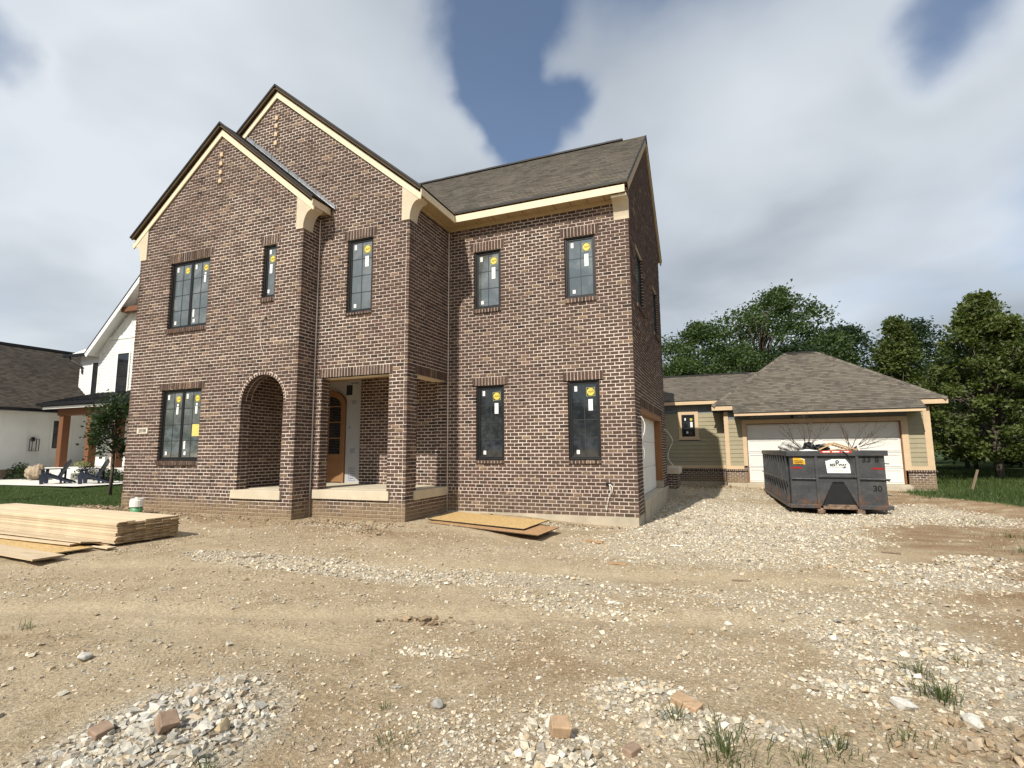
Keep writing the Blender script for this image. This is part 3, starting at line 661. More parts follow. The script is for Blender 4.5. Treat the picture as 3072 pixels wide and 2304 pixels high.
# middle gable right side
hS = [(10.26, 11.62, .72, 3.327), (10.17, 11.66, 3.32, 3.54), (10.14, 11.70, .515, .725)]
brick_wall((XB1, YB, 0), Y_, X_, [(0, -.1), (YW-YB, -.1), (YW-YB, 7.4), (0, 7.4)], shift(hS, YB), (0, None), 0, header=6)
soldier((XB1, 0, 0), Y_, X_, 10.175, 11.655, 3.325)
brick_wall((-8.73, YB+.09, 0), Y_, X_, [(0, .72), (.20, .72), (.20, 3.33), (0, 3.33)], (), (None, None), .04, core=.06)
brick_wall((-6.68, 11.62, 0), X_, -Y_, [(0, .72), (.31, .72), (.31, 3.33), (0, 3.33)], (), (None, None), .07, core=.08)
brick_wall((-6.85, YB+.42, 0), -Y_, -X_, [(0, .72), (.33, .72), (.33, 3.33), (0, 3.33)], (), (None, None), .04, core=.06)
brick_wall((-6.42, 10.26, 0), -X_, Y_, [(0, .72), (.43, .72), (.43, 3.33), (0, 3.33)], (), (None, None), .04, core=.06)
# right wing front
hW = win_holes(FW)+[(-2.40, -2.29, .137+8*CH, .137+9*CH)]
brick_wall((XB1, YW, 0), X_, -Y_, [(0, ZB), (XW1-XB1, ZB), (XW1-XB1, 7.42), (0, 7.42)], shift(hW, XB1), (None, 1), .07, header=6)
win_trim(FW)
# right wing gable end
WAPY, WAPZ = 15.45, 11.02; WSL = .838
polyS = [(0, ZB), (.86, ZB), (.86, .40), (5.5, .40), (5.5, .30), (YWR-YW, .30), (YWR-YW, WAPZ-WSL*(YWR-WAPY)), (WAPY-YW, WAPZ), (0, WAPZ-WSL*(WAPY-YW))]
hG = shift(win_holes(FS)+[(12.56, 17.20, .0, 2.585), (12.47, 17.29, 2.58, 2.80)], YW)
brick_wall((XW1, YW, 0), Y_, X_, polyS, hG, (0, None), 0)
win_trim(FS); soldier(FS[0], Y_, X_, 12.48, 17.28, 2.585)
# low brick pier at the back corner
for o_, U, N, L in (((-1.70, 18.35, 0), X_, -Y_, .32), ((-1.38, 18.35, 0), Y_, X_, 1.25)):
    brick_wall(o_, U, N, [(0, .28), (L, .28), (L, .76), (0, .76)], (), (None, None), .02)
# garage bases built below, into the same brick lists
HOUSE_N = len(BRICKS); core_house = CORE; CORE = MB()

def brick_geo(w_, h_, d, rr):
    c = min(.0055, w_*.2); j = lambda q: rr.uniform(-q, q)
    o1 = [(j(.0022), j(.0022)), (w_+j(.0022), j(.0022)), (w_+j(.0022), h_+j(.0022)), (j(.0022), h_+j(.0022))]
    sg = ((1, 1), (-1, 1), (-1, -1), (1, -1))
    vs = [(u+a*(c+j(.0022)), v+b_*(c+j(.0022)), j(.0012)) for (u, v), (a, b_) in zip(o1, sg)]+[(u, v, -.0065+j(.002)) for u, v in o1]+[(u, v, -d) for u, v in o1]
    fs = [(0, 1, 2, 3)]+[(k, k+4, (k+1) % 4+4, (k+1) % 4) for k in range(4)]+[(k+4, k+8, (k+1) % 4+8, (k+1) % 4+4) for k in range(4)]
    return vs, fs
def score(bk):
    c = bk[0]+bk[1]*(bk[4]/2)+bk[2]*(bk[5]/2)-V3(0, 0, CAMZ); d = c.length
    return bk[4]*bk[5]*max(0, -bk[3].dot(c)/d)/d**2
def lay_bricks(items, wall, nind, name='brickwork'):
    full = sorted([k for k in range(len(items)) if abs(items[k][4]-(BP-JT)) < .003 and abs(items[k][5]-(CH-JT)) < .002], key=lambda k: -score(items[k]))
    single = set(full[:nind]); mb = MB()
    variants = []
    rr = random.Random(99)
    for k in range(26):
        m_ = MB(); vs, fs = brick_geo(BP-JT, CH-JT, .088, rr); m_.add(vs, fs, 0, None, pick_col(rr))
        o = m_.build('brick', M['brick']); variants.append(o.data); bpy.data.objects.remove(o)
    for k, (P, U, V, N, w_, h_, d, c) in enumerate(items):
        if k in single:
            o = bpy.data.objects.new('brick', R.choice(variants)); col.objects.link(o)
            o.matrix_basis = Matrix(((U.x, V.x, N.x, P.x), (U.y, V.y, N.y, P.y), (U.z, V.z, N.z, P.z), (0, 0, 0, 1)))
            o.parent = wall
        else:
            vs, fs = brick_geo(w_, h_, d, R)
            mb.add([P+U*a+V*b_+N*e for a, b_, e in vs], fs, 0, None, c)
    o = mb.build(name, M['brick']); o.parent = wall; o['kind'] = 'stuff'
wall_o = core_house.build('wall', M['mortar'], house)
lay_bricks(BRICKS[:HOUSE_N], wall_o, 300)

for x, y, z1 in ((XA1, YB, 7.3), (XB1, YW, 7.27)):
    m_ = MB(); m_.prism([(x+.0005, y-.0008), (x+.020, y-.0008), (x+.0005, y-.020)], 'z', .08, z1); o = m_.build('corner_joint', M['mortar']); o.parent = wall_o
# --- masonry trims, porch floor, foundation
mb = MB(); mb.box(XB1+.01, XW1-.012, YW+.004, YW+.5, -.6, ZB-.004); mb.box(XW1-.4, XW1-.006, YW+.5, 12.56, -.6, ZB-.004); mb.box(XW1-.5, XW1+.03, 12.56, 18.36, -.6, .40); mb.box(-1.72, -1.39, 18.37, 19.58, -.6, .277); mb.box(XB1+.012, XW1-.4, YW+.5, YWR, -.6, ZB-.1)
mb.build('foundation', M['concrete'], house, .008)
mb = MB(); mb.box(-10.80, -9.28, YA-.045, YA+.32, .517, .72); mb.build('porch_sill', M['limestone'], house, .008)
mb = MB(); mb.box(-8.86, -6.77, YB-.045, YB+.36, .517, .72); mb.build('porch_sill', M['limestone'], house, .008)
mb = MB(); mb.box(XB1-.36, XB1+.045, 10.14, 11.69, .5175, .7205); mb.build('porch_sill', M['limestone'], house, .008)
mb = MB(); mb.prism([(-10.9, YA+.325), (XA1-.12, YA+.325), (XA1-.12, YB+.365), (-6.725, YB+.365), (-6.725, 12.1), (-10.9, 12.1)], 'z', .45, .735); mb.build('porch_floor', M['porch_concrete'], house)
mb = MB(); mb.prism([(-10.95, YA+.32), (XA1-.12, YA+.32), (XA1-.12, YB+.13), (-6.5, YB+.13), (-6.5, 12.1), (-10.95, 12.1)], 'z', 3.55, 3.62); mb.build('porch_ceiling', M['osb_old'], house)
mb = MB(); mb.box(-8.82, -6.76, YB+.01, YB+.40, 3.326, 3.334); mb.box(-6.75, XB1-.01, 10.18, 11.65, 3.3265, 3.3345); mb.build('lintel_plate', M['trim_cream'], house)
mb = MB(); mb.box(-1.72, -1.32, 18.30, 19.65, .765, .98); mb.build('pier_cap', M['limestone'], house, .01)
def corbel(x_in, x_out, tip, z0, zt, y0, y1, slope):
    """profile of a kneeler stone: inner vertical edge, foot, cove, tip"""
    s = 1 if x_out > x_in else -1; pts = [(x_in, z0), (x_out, z0)]
    for k in range(1, 9):
        t = k/8; a = t*math.pi/2
        pts.append((x_out+s*(abs(tip-x_out)-.05)*(1-math.cos(a)), z0+(zt-z0-.10)*math.sin(a)))
    pts += [(tip-s*.015, zt-.085), (tip, zt-.03), (tip, zt), (x_in, zt+abs(tip-x_in)*slope)]
    m_ = MB(); m_.prism(pts, 'y', y0, y1); return m_
corbel(-9.175, XA1, -8.67, 6.865, 7.40, YA-.025, YA+.31, .80).build('corbel', M['limestone'], house, .006)
corbel(-14.46, XA0, -14.98, 6.865, 7.40, YA-.025, YA+.31, .80).build('corbel', M['limestone'], house, .006)
corbel(-6.575, XB1, -6.09, 6.865, 7.40, YB-.025, YB+.31, .80).build('corbel', M['limestone'], house, .006)
mb = MB(); pr = [(YW+.05, 6.865), (YW-.004, 6.865)]+[(YW-.004-.20*(1-math.cos(k/8*math.pi/2)), 6.865+.40*math.sin(k/8*math.pi/2)) for k in range(1, 9)]+[(YW-.27, 7.285), (YW-.29, 7.30), (YW-.29, 7.352), (YW+.05, 7.352)]
mb.prism(pr, 'x', -2.04, XW1+.012); mb.build('corbel', M['limestone'], house, .006)
for cx, zs, y in ((ACX+.02, (9.37, 9.125, 8.88, 8.64), YA), (-10.555, (10.43, 10.20, 9.96, 9.715), YB)):
    for z in zs:
        m_ = MB(); m_.box(cx-.05, cx+.05, y-.035, y+.02, z-.055, z+.055); m_.build('accent_block', M['trim_tan'], house, .004)
# address stone with its cut numbers
m_ = MB(); m_.box(-14.305, -13.895, YA-.004, YA+.06, .137+24*CH+.006, .137+26*CH-.004, 0); put_text(m_, '20598', .135, (-14.10, YA, .137+25*CH), X_, Z_, -Y_, .0075, 1, sx=.86, bold=.003)
pl_ = m_.build('address_stone', [M['number_stone'], M['number_ink']], house); pl_['label'] = 'pale stone plaque reading 20598'

# --- gable boards, roofs
def gable_boards(cx, ap, xl, xr, y, nm='gable_board'):
    for s, xe in ((-1, xl), (1, xr)):
        L = abs(xe-cx)
        pts = [(cx, ap-.01), (cx+s*L, ap-.01-SL*L), (cx+s*(L+.02), ap-.01-SL*L+.06), (cx+s*(L+.02), ap-.01-SL*(L+.02)+G+.02), (cx, ap+G+.02)]
        m_ = MB(); m_.prism(pts, 'y', y-.038, y-.004); m_.build(nm, M['trim_cream'], house, .004)
gable_boards(ACX, 9.905, -15.02, -8.66, YA); gable_boards(BCX, 11.015, -14.9, -6.075, YB)
def roof_slope(mb, e0, e1, r0, r1, expo=.14, mi=0, lift=.011):
    e0, e1, r0, r1 = (Vector(p) for p in (e0, e1, r0, r1)); ed = (e1-e0).normalized(); up = ((r0+r1)-(e0+e1))/2
    up = up-ed*up.dot(ed); S = up.length; up.normalize(); n = ed.cross(up)
    if n.z < 0: n = -n
    k = max(1, round(S/expo))
    for i in range(k):
        t0, t1 = i/k, (i+1)/k
        a, b_, c, d = e0.lerp(r0, t0), e1.lerp(r1, t0), e1.lerp(r1, t1), e0.lerp(r0, t1)
        uv = lambda p, t: ((p-e0).dot(ed)+50, (i+.02+.96*t)*.14)
        A, B = a+n*lift, b_+n*lift
        mb.add([A, B, c+n*.001, d+n*.001], [(0, 1, 2, 3)], mi, [[uv(a, 0), uv(b_, 0), uv(c, 1), uv(d, 1)]])
        mb.add([a-n*.002, b_-n*.002, B, A], [(0, 1, 2, 3)], mi, [[uv(a, 0), uv(b_, 0), uv(b_, 0), uv(a, 0)]])
    return n
def slab(mb, e0, e1, r0, r1, t, mi):
    """deck under a roof slope"""
    e0, e1, r0, r1 = (Vector(p) for p in (e0, e1, r0, r1)); n = (e1-e0).cross(r0-e0).normalized()
    if n.z < 0: n = -n
    vs = [p-n*.004 for p in (e0, e1, r1, r0)]+[p-n*t for p in (e0, e1, r1, r0)]
    mb.add(vs, [(0, 1, 2, 3), (4, 7, 6, 5), (0, 4, 5, 1), (1, 5, 6, 2), (2, 6, 7, 3), (3, 7, 4, 0)], mi)
OH = .125
AZ, BZ, WZ = 10.235, 11.335, 11.19
ye = 22.0
def gable_roof(cx, apz, xl, xr, y0, y1):
    r = MB(); dk = MB(); ed = MB()
    for xe in (xl, xr):
        ze = apz-SL*abs(xe-cx); a = ((xe, y0, ze), (xe, y1, ze), (cx, y0, apz), (cx, y1, apz))
        roof_slope(r, *a); slab(dk, *a, .035, 0)
        p0, p1 = Vector(a[0]), Vector(a[2]); d = (p1-p0).normalized(); nn = Vector((-d.z, 0, d.x)); nn = nn if nn.z > 0 else -nn
        ed.add([p0+nn*.016-Y_*.012, p1+nn*.016-Y_*.012, p1-nn*.03-Y_*.012, p0-nn*.03-Y_*.012, p0+nn*.016+Y_*.02, p1+nn*.016+Y_*.02, p1-nn*.03+Y_*.02, p0-nn*.03+Y_*.02], [(0, 1, 2, 3), (4, 5, 1, 0), (3, 2, 6, 7), (0, 3, 7, 4), (1, 5, 6, 2)])
        ed.add([p0+nn*.014-Y_*.01, p0+nn*.014+Y_*(y1-y0), p0-nn*.03+Y_*(y1-y0), p0-nn*.03-Y_*.01], [(0, 1, 2, 3)])
        # fly rafter under the overhang
        dk.add([p0-nn*.035+Y_*.012, p1-nn*.035+Y_*.012, p1-nn*.085+Y_*.012, p0-nn*.085+Y_*.012, p0-nn*.035+Y_*.05, p1-nn*.035+Y_*.05, p1-nn*.085+Y_*.05, p0-nn*.085+Y_*.05], [(0, 1, 2, 3), (3, 2, 6, 7), (4, 7, 6, 5)], 1)
    return r, dk, ed
r, dk, ed = gable_roof(ACX, AZ, -15.06, -8.60, YA-OH, YB+.6)
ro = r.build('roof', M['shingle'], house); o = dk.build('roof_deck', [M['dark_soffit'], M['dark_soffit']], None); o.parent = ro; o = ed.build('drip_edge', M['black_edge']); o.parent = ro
r, dk, ed = gable_roof(BCX, BZ, -15.15, -6.00, YB-OH, ye)
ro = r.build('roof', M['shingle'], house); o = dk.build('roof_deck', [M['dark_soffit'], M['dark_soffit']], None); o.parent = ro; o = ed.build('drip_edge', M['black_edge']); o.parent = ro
# right wing roof: eave along the front, ridge along x
XRK = XW1+.055; YE0 = YW-.36; WRY = 15.6
WEZ = WZ-WSL*(WRY-YE0); YE1 = 19.05
r = MB(); dk = MB(); ed = MB()
a = ((-6.0, YE0, WEZ), (XRK, YE0, WEZ), (-10.6, WRY, WZ), (XRK, WRY, WZ)); roof_slope(r, *a); slab(dk, *a, .05, 0)
b_ = ((XRK, YE1, WZ-WSL*(YE1-WRY)), (-10.6, YE1, WZ-WSL*(YE1-WRY)), (XRK, WRY, WZ), (-10.6, WRY, WZ)); roof_slope(r, *b_); slab(dk, *b_, .05, 0)
ed.box(-6.0, XRK+.01, YE0-.014, YE0-.002, WEZ-.045, WEZ+.012)
for y0, z0 in ((YE0, WEZ), (YE1, WZ-WSL*(YE1-WRY))):
    p0, p1 = V3(XRK, y0, z0), V3(XRK, WRY, WZ); d = (p1-p0).normalized(); nn = Vector((0, -d.z, d.y)); nn = nn if nn.z > 0 else -nn
    ed.add([p0+nn*.014+X_*.012, p1+nn*.014+X_*.012, p1-nn*.045+X_*.012, p0-nn*.045+X_*.012, p0+nn*.014-X_*.01, p1+nn*.014-X_*.01, p1-nn*.045-X_*.01, p0-nn*.045-X_*.01], [(0, 1, 2, 3), (0, 4, 5, 1), (3, 2, 6, 7)])
    dk.add([p0-nn*.05-X_*.004, p1-nn*.05-X_*.004, p1-nn*.24-X_*.004, p0-nn*.24-X_*.004, p0-nn*.05-X_*.05, p1-nn*.05-X_*.05, p1-nn*.24-X_*.05, p0-nn*.24-X_*.05], [(0, 1, 2, 3), (3, 2, 6, 7), (0, 4, 5, 1)], 0)
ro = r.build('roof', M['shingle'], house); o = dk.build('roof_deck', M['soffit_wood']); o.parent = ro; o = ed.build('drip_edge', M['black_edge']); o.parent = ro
rv = MB()
for k in range(30):
    x0 = -10.5+k*.272; rv.box(x0, x0+.268, WRY-.12, WRY+.12, WZ-.04, WZ+.012+R.uniform(-.004, .004))
o = rv.build('ridge_vent', M['black_edge']); o.parent = ro
# back wing of the house, behind the gables
mb = MB(); mb.box(-14.6, -2.9, YWR, ye, 0, 7.2); mb.build('rear_wall', M['siding_sage'], house)
r = MB(); dk = MB()
a = ((-2.5, 18.9, 7.45), (-2.5, ye+.4, 7.45), (-7.0, 18.9, 11.2), (-7.0, ye+.4, 11.2)); roof_slope(r, *a); slab(dk, *a, .06, 0)
ro = r.build('roof', M['shingle'], house); o = dk.build('roof_deck', M['soffit_wood']); o.parent = ro
# fascia, soffit and frieze under the eaves
fz0, fz1 = 7.362, 7.53
def boards(name, items, mat, bev=.003):
    for it in items:
        m_ = MB(); m_.box(*it); m_.build(name, mat, house, bev)
boards('fascia', [(XB1+.325, XB1+.350, YB-.095, YW-.30, fz0, fz1), (XB1+.326, XRK-.07, YW-.345, YW-.322, fz0-.002, fz1+.004), (XA1+.30, XA1+.325, YA-.095, YB-.02, fz0+.002, fz1)], M['trim_cream'])
boards('soffit', [(XB1+.02, XB1+.324, YB+.10, YW-.005, fz0+.02, fz0+.035), (XB1+.326, XW1-.002, YW-.32, YW+.02, fz0+.0215, fz0+.036), (XA1+.02, XA1+.298, YA+.10, YB-.015, fz0+.021, fz0+.036)], M['soffit_wood'])
boards('frieze', [(XB1+.004, XB1+.03, YB+.33, YW-.03, 7.29, fz0+.018), (XB1+.03, -2.05, YW-.03, YW-.004, 7.272, fz0+.018)], M['soffit_wood'])
for k in range(11): boards('lookout', [(XB1+.5+k*.40, XB1+.535+k*.40, YW-.318, YW-.032, fz0-.018, fz0+.0195)], M['soffit_wood'])
# step flashing where the left roof meets the middle gable
fl = MB()
for k in range(20):
    x0 = -11.62+k*.155; z0 = AZ-SL*abs(x0-ACX)+.018 if x0 > ACX else AZ+.018; x1 = x0+.17; z1 = AZ-SL*abs(x1-ACX)+.018
    h = .10+R.uniform(-.015, .03); j = R.uniform(0, .012)
    fl.add([(x0, YB-.012-j, z0), (x1, YB-.012-j, z1), (x1, YB-.010-j, z1+h), (x0, YB-.010-j, z0+h), (x0, YB-.13, z0+.004), (x1, YB-.13, z1+.004)], [(0, 1, 2, 3), (4, 5, 1, 0)])
fl.build('flashing', M['metal_flash'], house)

# --- windows: black frames, divided panes, maker's stickers
def make_window(fr, a, b_, z0, z1, cols, rows, sash, glass, parent, rec=.075):
    o, U, N = fr; mb = MB(); fw = .042
    P0 = lambda u, v, n: o+U*u+Z_*v+N*n
    def rect(m_, u0, u1, v0, v1, wd, n0, n1, mi=0):
        m_.obox(o, U, Z_, N, u0, u1, v0, v0+wd, n0, n1, mi); m_.obox(o, U, Z_, N, u0, u1, v1-wd, v1, n0, n1, mi)
        m_.obox(o, U, Z_, N, u0, u0+wd, v0+wd, v1-wd, n0, n1, mi); m_.obox(o, U, Z_, N, u1-wd, u1, v0+wd, v1-wd, n0, n1, mi)
    rect(mb, a, b_, z0, z1, fw, -.16, -rec+.02); 
    mb.obox(o, U, Z_, N, a+fw, b_-fw, z0+fw, z1-fw, -.20, -.175)
    sw = (b_-a-2*fw)/sash; units = []
    for s in range(sash):
        u0 = a+fw+s*sw; u1 = u0+sw
        rect(mb, u0+.002, u1-.002, z0+fw+.002, z1-fw-.002, .038, -.15, -rec); units.append((u0+.040, u1-.040, z0+fw+.040, z1-fw-.040))
    wo_ = mb.build('window', M['window_black'], parent, .003)
    g = M[glass]
    for (u0, u1, v0, v1) in units:
        for i in range(cols):
            for j in range(rows):
                m_ = MB(); pu = (u1-u0)/cols; pv = (v1-v0)/rows
                m_.obox(o, U, Z_, N, u0+i*pu, u0+(i+1)*pu, v0+j*pv, v0+(j+1)*pv, -rec-.030, -rec-.022)
                p = m_.build('pane', g); p.parent = wo_
        m_ = MB()
        for i in range(1, cols): m_.obox(o, U, Z_, N, u0+i*(u1-u0)/cols-.008, u0+i*(u1-u0)/cols+.008, v0, v1, -rec-.0215, -rec-.016)
        for j in range(1, rows): m_.obox(o, U, Z_, N, u0, u1, v0+j*(v1-v0)/rows-.008, v0+j*(v1-v0)/rows+.008, -rec-.0212, -rec-.0165)
        if m_.v: p = m_.build('muntin', M['muntin']); p.parent = wo_
    return wo_, units
def maker_sticker(wo_, fr, cu, cz, s, n):
    o, U, N = fr; m_ = MB(); q = s/2; t = s*.035; o = o+U*cu+Z_*cz; cu = cz = 0; ra = R.uniform(-.05, .05); U, ZZ = (U*math.cos(ra)+Z_*math.sin(ra)), (Z_*math.cos(ra)-U*math.sin(ra))
    for (a, b_, c, d) in ((-q, q, -q, -q+t), (-q, q, q-t, q), (-q, -q+t, -q+t, q-t), (q-t, q, -q+t, q-t)): m_.obox(o, U, ZZ, N, cu+a, cu+b_, cz+c, cz+d, n, n+.0008, 2)
    vs = [o+U*(cu+math.cos(k/28*2*math.pi)*s*.43)+ZZ*(cz+math.sin(k/28*2*math.pi)*s*.43)+N*(n+.001) for k in range(28)]; m_.add(vs, [tuple(range(28))], 0)
    put_text(m_, 'Pella', s*.40, o+U*cu+Z_*(cz-.01*s), (U*.985+Z_*.17).normalized(), Z_, N, n+.0022, 1, .35)
    st = m_.build('sticker', [M['sticker_yellow'], M['sticker_ink'], M['sticker_line']]); st.parent = wo_; st['label'] = "yellow round window maker's sticker"
def paper(wo_, fr, u0, u1, z0, z1, n, mat='paper'):
    m_ = MB(); m_.obox(fr[0], fr[1], Z_, fr[2], u0, u1, z0, z1, n, n+.0008); p = m_.build('paper_label', M[mat]); p.parent = wo_
for w_ in WIN:
    fr, a, b_, z0, z1, c, r_, s, gl = w_
    wo_, units = make_window(fr, a, b_, z0, z1, c, r_, s, 'glass_dark' if gl == 'clear' else 'glass', house)
    n = -.075-.0212
    for q, (u0, u1, v0, v1) in enumerate(units):
        W_ = u1-u0; n2 = n+.0056
        if c == 1:
            maker_sticker(wo_, fr, (u0+u1)/2+.02, v1-.27, .17, n2); paper(wo_, fr, u0+.03, u0+.09, v1-.14, v1-.03, n2); paper(wo_, fr, u0+.06, u0+.14, v1-.63, v1-.40, n2); paper(wo_, fr, u0+.02, u0+.08, v0+.05, v0+.14, n2); continue
        maker_sticker(wo_, fr, u0+W_*.76, v1-.17 if s == 2 else v1-.19, .20 if s == 1 else .17, n2)
        paper(wo_, fr, u0+W_*.10, u0+W_*.10+.065, v1-.17, v1-.05, n2)
        paper(wo_, fr, u0+W_*.14, u0+W_*.14+.07, v0+.05, v0+.14, n2)
        if s == 1: paper(wo_, fr, u0+W_*.66, u0+W_*.66+.10, v1-.62 if r_ == 4 else v1-.66, v1-.36, n2)
        elif z0 < 3 or q == 1: paper(wo_, fr, u0+W_*.66, u0+W_*.66+.075, v1-.56, v1-.37, n2); paper(wo_, fr, u0+W_*.68, u0+W_*.68+.06, v1-.35, v1-.29, n2)
        if s == 2 and q == 1: paper(wo_, fr, u0+W_*.10, u0+W_*.10+.06, v0+.20, v0+.40, n2)
        if s == 2 and q == 1 and z0 < 3: paper(wo_, fr, u0+W_*.55, u0+W_*.97, v0+.52, v0+.82, n2, 'note_yellow')
for w_ in SIDE_WIN: make_window(*w_[:8], 'glass', house)

# --- front door, house wrap in the porch
FD = (V3(0, 11.85, 0), X_, -Y_)
mb = MB(); mb.box(-9.60, -9.0, 11.84, 11.95, .6, 3.6); mb.box(-10.9, -10.82, 11.842, 11.95, .6, 3.6); mb.box(-10.82, -9.60, 11.90, 11.96, .6, 3.6); wr = mb.build('house_wrap', M['wrap'], house)
m_ = MB()
for (x, z, L, h, rw, k) in ((-9.36, 1.12, .16, .035, 5, 0), (-9.46, 2.42, .12, .12, 1, 0), (-9.45, 2.24, .12, .09, 1, 0), (-9.36, 1.66, .18, .02, 4, 0), (-9.35, 2.98, .18, .016, 4, 0)): scribble(m_, (x, 11.84, z), X_, Z_, -Y_, .003, k, L, h, rw, 1.8, int(z*100))
put_text(m_, 'Building', .09, (-9.34, 11.84, 3.47), X_, Z_, -Y_, .003, 1, sx=.9)
for (u0, u1, z0, z1) in ((-9.47, -9.25, .80, 1.17),):
    for q in (u0, u1-.008): m_.box(q, q+.008, 11.8365, 11.8375, z0, z1)
    for q in (z0, z1-.008): m_.box(u0, u1, 11.8366, 11.8374, q, q+.008)
m_.box(-9.62, -9.42, 11.835, 11.838, 3.14, 3.42, 1)
o = m_.build('wrap_print', [M['wrap_ink'], M['wrap_dark']]); o.parent = wr
dr = MB(); DX0, DX1, DZ0, DSP, DTOP = -10.80, -9.62, .745, 2.86, 3.30
def arch_pts(x0, x1, z0, zs, zt, n=14):
    c = (x0+x1)/2; hw = (x1-x0)/2; return [(x0, z0), (x1, z0)]+[(c+hw*math.cos(math.pi*k/n), zs+(zt-zs)*math.sin(math.pi*k/n)) for k in range(n+1)]
def ring(mb, out, inn, y0, y1):
    n = len(out)
    for k in range(1, n):
        k2 = (k+1) % n
        vs = [(p[0], y, p[1]) for y in (y0, y1) for p in (out[k], out[k2], inn[k2], inn[k])]
        mb.add(vs, [(0, 1, 2, 3), (7, 6, 5, 4), (2, 6, 7, 3), (0, 4, 5, 1)])
ring(dr, arch_pts(DX0, DX1, DZ0, DSP, DTOP), arch_pts(DX0+.07, DX1-.07, DZ0, DSP, DTOP-.07), 11.80, 11.88)
ring(dr, arch_pts(DX0+.072, DX1-.072, DZ0+.02, DSP, DTOP-.072), arch_pts(DX0+.17, DX1-.17, DZ0+.02, DSP, DTOP-.17), 11.83, 11.87)
dr.box(DX0+.17, DX1-.17, 11.835, 11.865, DZ0+.02, DZ0+.20); dr.box(DX0+.17, DX1-.17, 11.835, 11.865, 1.40, 1.52); dr.box(DX0+.17, DX1-.17, 11.848, 11.86, DZ0+.2, 1.40); dr.box(DX0+.25, DX1-.25, 11.838, 11.85, DZ0+.28, 1.32)
dx = (DX0+DX1)/2; dr.box(dx-.016, dx+.016, 11.838, 11.862, 1.52, DTOP-.17)
for z in (1.96, 2.40, 2.84): dr.box(DX0+.17, DX1-.17, 11.8385, 11.8615, z-.016, z+.016)
door = dr.build('front_door', M['door_wood'], house, .003); door['label'] = 'stained wood front door with arched glazed top'
for i in range(2):
    for j in range(4):
        x0 = DX0+.17+i*(dx-DX0-.17); x1 = x0+(dx-DX0-.17); z0 = (1.52, 1.96, 2.40, 2.84)[j]; z1 = (1.96, 2.40, 2.84, 3.13)[j]
        m_ = MB(); m_.box(x0, x1, 11.852, 11.856, z0, z1); p = m_.build('pane', M['glass_dark']); p.parent = door

# --- overhead door in the gable end
def sectional_door(parent, o, U, N, u0, u1, z0, z1, rows, cols, mat='door_white', planks=0):
    d = None; hh = (z1-z0)/rows
    root = MB(); root.obox(o, U, Z_, N, u0, u1, z0, z1, -.05, -.02); d = root.build('garage_door', M['groove'], parent)
    for r_ in range(rows):
        m_ = MB(); m_.obox(o, U, Z_, N, u0, u1, z0+r_*hh+.006, z0+(r_+1)*hh-.006, -.03, -.004)
        cw = (u1-u0)/cols
        for c in range(cols):
            a, b_ = u0+c*cw+.05, u0+(c+1)*cw-.05; v0, v1 = z0+r_*hh+.07, z0+(r_+1)*hh-.06
            if planks:
                for k in range(planks): m_.obox(o, U, Z_, N, a+(b_-a)*k/planks+.004, a+(b_-a)*(k+1)/planks-.004, v0, v1, -.006, .003)
            else:
                m_.obox(o, U, Z_, N, a, b_, v0, v0+.03, -.006, .014); m_.obox(o, U, Z_, N, a, b_, v1-.03, v1, -.006, .014); m_.obox(o, U, Z_, N, a, a+.03, v0+.03, v1-.03, -.006, .014); m_.obox(o, U, Z_, N, b_-.03, b_, v0+.03, v1-.03, -.006, .014)
        p = m_.build('door_panel', M[mat], None, .002); p.parent = d
    return d
sectional_door(house, V3(XW1-.22, 0, 0), Y_, X_, 12.60, 17.02, .405, 2.48, 3, 4, planks=5)
mb = MB(); mb.box(XW1-.30, XW1-.02, 17.03, 17.19, .62, 2.44); mb.build('door_jamb', M['timber'], house, .004)
mb = MB(); mb.box(XW1-.30, XW1-.02, 12.57, 17.19, 2.442, 2.575); mb.build('door_head', M['timber'], house, .004)
mb = MB(); mb.box(XW1-.30, XW1-.02, 12.57, 12.62, .62, 2.44); mb.build('door_jamb', M['timber'], house, .004)
mb = MB(); mb.box(XW1-.30, XW1-.015, 17.02, 17.195, .402, .615); mb.build('jamb_block', M['concrete'], house, .006)
# --- loose wires
def wire(name, pts, rad, mat='cable'):
    P = [Vector(p) for p in pts]; out = []
    for i in range(len(P)-1):
        p0, p1, p2, p3 = P[max(i-1, 0)], P[i], P[i+1], P[min(i+2, len(P)-1)]
        for k in range(6):
            t = k/6; out.append(.5*((2*p1)+(p2-p0)*t+(2*p0-5*p1+4*p2-p3)*t*t+(3*p1-p0-3*p2+p3)*t**3))
    out.append(P[-1]); m_ = MB(); m_.tube(out, rad, 6); return m_.build(name, M[mat], house, 0, True)
mb = MB(); mb.box(-2.40, -2.29, YW-.002, YW+.07, .137+8*CH, .137+9*CH-.005); mb.build('outlet_box', M['dark_hole'], house)
wire('cable', [(-2.33, YW+.02, .825), (-2.30, YW-.05, .83), (-2.245, YW-.10, .77), (-2.25, YW-.11, .68), (-2.26, YW-.10, .64)], .0085)
wire('cable', [(-2.34, YW+.02, .82), (-2.32, YW-.04, .82), (-2.29, YW-.06, .74), (-2.29, YW-.06, .66), (-2.335, YW-.06, .58), (-2.36, YW-.05, .45), (-2.385, YW-.04, .36), (-2.395, YW-.05, .27)], .0085)
wire('cable', [(XW1-.02, 12.02, 2.30), (XW1+.06, 12.06, 2.32), (XW1+.13, 12.10, 2.16), (XW1+.12, 12.10, 1.98), (XW1+.09, 12.10, 1.90)], .013)
wire('cable', [(XW1+.09, 12.12, 1.95), (XW1+.06, 12.14, 1.72), (XW1+.10, 12.16, 1.52), (XW1+.07, 12.18, 1.36), (XW1+.03, 12.14, 1.28)], .006)
